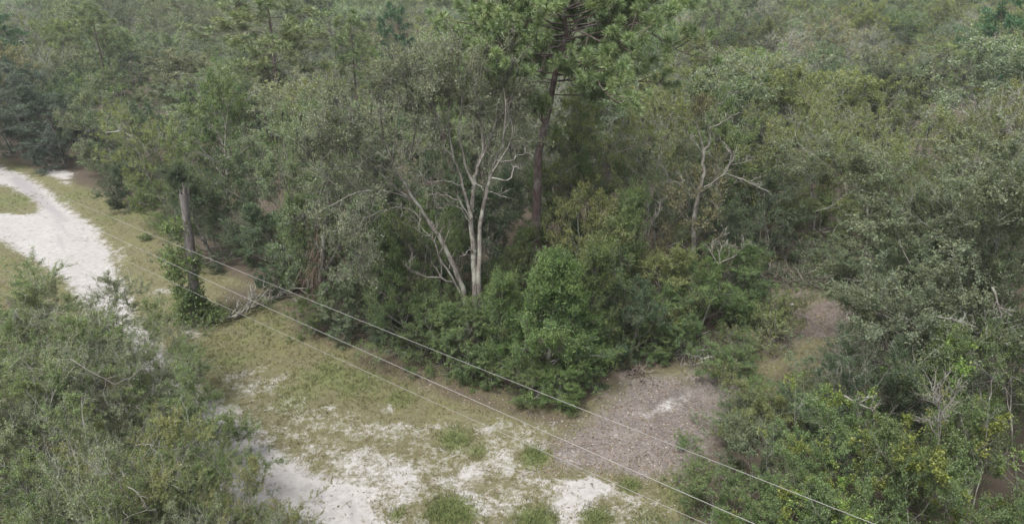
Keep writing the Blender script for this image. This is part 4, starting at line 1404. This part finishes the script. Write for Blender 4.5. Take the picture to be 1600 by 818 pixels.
dead_branch("dead grey shrub with a thicket of fine bare twigs among the right foreground bushes", "dead_shrub", "dead shrub",
            [pp(D - 1.8, 0, (1466, 700), (1466, 650), (1472, 600)), pp(D - 1.8, 0, (1466, 680), (1450, 655), (1436, 660)), pp(D - 1.8, 0, (1468, 650), (1490, 625), (1498, 600)), pp(D - 1.8, 0, (1466, 700), (1470, 640), (1458, 610))], .035, M_DEAD, 14, .5)
for i, (pix, D, r, lab) in enumerate((
        ([(1318, 617), (1345, 632), (1372, 643)], 23.0, .10, "slanting grey dead limb lying in the right foreground foliage"),
        ([(1550, 448), (1558, 470), (1566, 497)], 24.5, .11, "short thick grey limb stub near the right edge"),
        ([(1465, 494), (1500, 503), (1528, 512)], 23.5, .06, "thin pale limb crossing the big oak foliage"),
        ([(1520, 748), (1540, 690), (1545, 600)], 21.5, .04, "thin bare stem rising beside the yellowing vines"),
        ([(165, 207), (190, 205), (212, 214), (235, 235)], 57.0, .08, "bleached forked branch sticking out of the olive verge tree"),
        ([(25, 485), (28, 500), (12, 470)], 29.0, .07, "small pale dead branch at the left edge above the scrub oaks"),
        ([(110, 560), (140, 580), (178, 600), (215, 585)], 22.0, .05, "long grey dead bough across the left scrub oaks"),
        ([(200, 760), (215, 770), (232, 795), (190, 812)], 15.0, .035, "twisting bare twig cluster low in the left foreground"),
        ([(212, 695), (235, 694), (255, 698)], 18.0, .025, "short white dead twig above the left scrub oaks"),
        ([(960, 239), (998, 228), (1045, 211)], 44.5, .05, "long bare grey limb reaching left of the half dead tree"),
        ([(1275, 330), (1300, 322), (1325, 300)], 50.0, .06, "pale lichened twigs behind the brush piles"),
        ([(205, 780), (180, 740), (150, 735)], 14.8, .03, "bare grey twig spray at the bottom left"))):
    dead_branch(lab, "dead_branch", "dead branch", [pp(cD(D) + (.8 if D < 30 else 0), -.3, *pix)], r * .8, M_BARK, 6, .5)


def brush_pile(label, px, py, R, H, n, mat, leafy=0, tint=DARK):
    c = onz(px, py)
    T = Tree()
    for i in range(n):
        a = rng.uniform(0, 2 * pi); q = np.sqrt(rng.random()) * R * .7
        s = np.array([cos(a) * q, sin(a) * q, rng.uniform(.05, H * .8) * (1 - .6 * q / R)])
        d = np.array([rng.normal(), rng.normal(), rng.uniform(-.25, .35)])
        p = path(s, d, rng.uniform(.6, 1.1) * R, 5, .2, -.03)
        p[:, 2] = np.maximum(p[:, 2], .04)
        T.wood.add(p, np.linspace(rng.uniform(.015, .05), .008, len(p)), 3)
        if i % 3 == 0:
            T.deadtwigs(p, R * .35, .012, 3, dest=T.bare)
    if leafy:
        C = np.stack([rng.normal(0, R * .45, leafy), rng.normal(0, R * .45, leafy), rng.uniform(.1, H, leafy)], -1)
        T.spray(C, unit(rng.normal(0, 1, C.shape)), .25, 8, .12)
    t = bpy.data.objects.new("brush_pile", None)
    t.location = c
    t['label'] = label; t['category'] = "brush pile"; t['group'] = "brush piles on the cleared strip"
    col.objects.link(t)
    mesh_thing("branches", T.wood.mesh("branches", mat), parent=t)
    mesh_thing("twigs", T.bare.mesh("twigs", M_TWIG), parent=t)
    if leafy:
        mesh_thing("leaves", T.crown_mesh("leaves", M_LEAF), parent=t, color=tint)


brush_pile("grey-brown heap of cut branches at the head of the cleared strip", 1245, 392, 3.0, 1.8, 130, M_BROWN, 60, RUST)
brush_pile("tangle of grey sticks against the dark tree on the cleared strip", 1180, 392, 2.2, 2.4, 100, M_BROWN, 40, RUST)
brush_pile("low pile of sticks with dark hollow in the middle of the cleared strip", 1215, 440, 1.8, 1.0, 80, M_BROWN, 150, DARK)
brush_pile("small leafy pile of cuttings above the reddish soil", 1290, 448, 2.4, 1.3, 60, M_BROWN, 500, GREYG)
brush_pile("flattened brush under the low olive bushes beside the strip", 1160, 500, 1.8, .8, 70, M_BROWN, 260, MID)
brush_pile("loose sticks lying at the foot of the wood beside the mulch", 1085, 556, 1.6, .9, 50, M_TWIG, 60, MID)
brush_pile("little twig heap on the litter under the upper wire", 1000, 590, 1.1, .4, 30, M_BROWN)

# low weeds and seedlings, each a plant of its own
M_weed = [grow(80, 1.2, .8, 'bush', .05, 8, 3, leaf=.10, nl=6, tw=4, n2=3, n3=3, twl=.2, r0=.015), grow(81, 1.6, .6, 'cone', .1, 7, 1, leaf=.09, nl=5, tw=3, n2=3, n3=2, twl=.2, r0=.015)]
WEEDS = [(1165, 545, 1.5, 1.4, MID, "green weed clump low on the left side of the cleared strip"), (1180, 560, 1.6, 1.4, OLIVE, "olive weed clump above the bush closest to the mulch"), (1150, 575, 1.5, 1.2, GREYG, "grey-green weed clump at the top right corner of the mulch"),
         (1110, 552, 1.4, 1.3, MID, "green weed clump by the loose sticks at the foot of the wood"), (1195, 480, 2.0, 1.7, MID, "tall weed clump left of the white plastic scrap"), (1205, 500, 1.8, 1.5, FRESH, "fresh weed clump below the white plastic scrap"),
         (1220, 525, 1.5, 1.4, OLIVE, "yellow-green weeds under the left end of the reddish soil"), (1260, 425, 1.8, 1.7, MID, "green regrowth in front of the grey-brown branch heap"), (1185, 425, 1.7, 1.6, OLIVE, "olive regrowth below the tangle of grey sticks"),
         (1140, 545, 1.6, 1.5, OLIVE, "pale yellow-green weed clump left of the cleared strip"), (1185, 520, 2.2, 1.8, OLIVE, "olive weed clump beside the reddish soil"), (1205, 545, 2.0, 1.6, OLIVE, "weed clump just above the low grey-green oak"),
         (1120, 580, 1.3, 1.0, FRESH, "fresh green seedling clump at the top of the mulch"), (1060, 752, .5, .9, FRESH, "low green weed patch at the lower rim of the mulch"), (1072, 700, .8, .8, FRESH, "green weed at the right rim of the mulch"),
         (1085, 730, 1.0, .9, MID, "leafy weed between mulch and vine-covered bushes"), (898, 652, .4, .25, OLIVE, "tiny yellow-green seedling on the litter below the young tree"), (640, 545, 1.2, 1.1, MID, "small leafy weed at the foot of the wood above the litter"),
         (965, 575, 1.5, .7, OLIVE, "thin yellow-green sapling weed at the mulch corner"), (1095, 668, .9, .9, MID, "green weed on the rim of the mulch under the wire"), (450, 455, 1.3, 1.2, FRESH, "fresh weed clump in the bay by the fallen branch"),
         (700, 592, 1.0, 1.0, MID, "weed clump below the small tree at the wood edge"), (1160, 470, 2.4, 1.9, MID, "leafy weed clump on the left rim of the cleared strip"), (1225, 545, 1.6, 1.4, GREYG, "grey-green weed clump below the reddish soil"),
         (1130, 610, 1.8, 1.1, OLIVE, "straggly olive weeds right of the mulch"), (1145, 660, 2.2, 1.3, GREYG, "tall grey-green weeds right of the mulch"), (325, 500, .8, 1.0, MID, "weeds around the foot of the snag"),
         (1250, 470, 1.4, 1.3, FRESH, "bright weed clump on the cleared strip"), (1290, 420, 2.2, 2.0, GREYG, "grey-green regrowth between the brush piles"), (1330, 440, 2.4, 2.2, GREYG, "grey-green regrowth right of the brush piles"), (1225, 500, 1.8, 1.4, OLIVE, "yellowish weed clump left of the reddish soil")]
for i, (px, py, H, R, tint, lab) in enumerate(WEEDS):
    c = onz(px, py)
    tree_thing(M_weed[i % 2], "weed_clump", "weeds", lab, c[0], c[1], H, R, i * 1.3, tint, group="weeds and seedlings round the clearing")

# small pale stump and a bit of white rubbish
T = Tubes()
T.add([(0, 0, -.1), (0, 0, .1), (.02, 0, .32)], [.14, .12, .11], 8)
T.add([(0.02, 0, .30), (0.02, 0, .33)], [.1, .01], 8)
c = onz(325, 508)
mesh_thing("tree_stump", T.mesh("tree_stump", M_DEAD), "small pale cut stump by the foot of the snag", "stump", loc=tuple(c))
T = Tubes()
T.add([(-.16, 0, .05), (-.1, 0, .07), (.1, .02, .07), (.15, .02, .05)], [.03, .08, .08, .02], 8)
m_white = ramp_material("white_plastic", [(.72, .72, .72), (.8, .8, .8)], rough=.4)
c = onz(1237, 477)
mesh_thing("plastic_jug", T.mesh("plastic_jug", m_white, tint=True), "small white plastic scrap lying on the reddish soil", "rubbish", loc=tuple(c))

# ------------------------------------------------------------------ overhead wires
m_wire = ramp_material("bare_aluminium_wire", [(.19, .185, .175), (.26, .25, .235)], rough=.5)
m_wire2 = ramp_material("dull_wire", [(.2, .2, .19), (.25, .245, .235)], rough=.6)
for (pix, h, r, mat, lab) in (
        ([(85, 300), (320, 409), (400, 442), (800, 602), (1200, 752), (1377, 818)], 8.2, .0075, m_wire, "upper bright overhead wire crossing the clearing"),
        ([(0, 285), (245, 409), (400, 479), (800, 655), (1190, 818)], 8.2, .0075, m_wire, "middle bright overhead wire crossing the clearing"),
        ([(280, 449), (380, 491), (625, 606), (780, 674), (990, 769), (1100, 818)], 6.6, .006, m_wire2, "thin dull overhead wire, lowest of the three")):
    P = np.array([onz(a, b, h) for a, b in pix])
    # best straight run through the points, with a slight sag
    c = P.mean(0)
    u = unit(P[-1] - P[0])
    s = (P - c) @ u
    w = np.array([-u[1], u[0], 0])
    o = (P - c) @ w
    k2 = np.polyfit(s, o, 1)
    S = np.linspace(s.min() - 70, s.max() + 30, 90)
    pts = c + S[:, None] * u + (k2[0] * S + k2[1])[:, None] * w
    pts[:, 2] = h + 0.0004 * (S - s.mean()) ** 2
    T = Tubes()
    T.add(pts, np.full(len(pts), r), 6)
    mesh_thing("overhead_wire", T.mesh("overhead_wire", mat, tint=True), lab, "wire", group="overhead wires over the clearing")

# ------------------------------------------------------------------ air
if HAZE:
    m, nt, out = new_mat("haze")
    pv = nt.nodes.new('ShaderNodeVolumePrincipled')
    pv.inputs['Color'].default_value = (0.86, 0.9, 0.95, 1)
    pv.inputs['Density'].default_value = HAZE
    pv.inputs['Anisotropy'].default_value = 0.2
    nt.links.new(pv.outputs[0], out.inputs['Volume'])
    x0, x1, y0, y1, z0, z1 = -1650, 1650, -250, 1850, -2.0, 23.5
    V = [(x, y, z) for z in (z0, z1) for y in (y0, y1) for x in (x0, x1)]
    Q = [(0, 2, 3, 1), (4, 5, 7, 6), (0, 1, 5, 4), (2, 6, 7, 3), (0, 4, 6, 2), (1, 3, 7, 5)]
    mesh_thing("haze", make_mesh("haze", V, Q, None, None, m), 'pale haze over the whole wood', 'haze', kind='stuff')
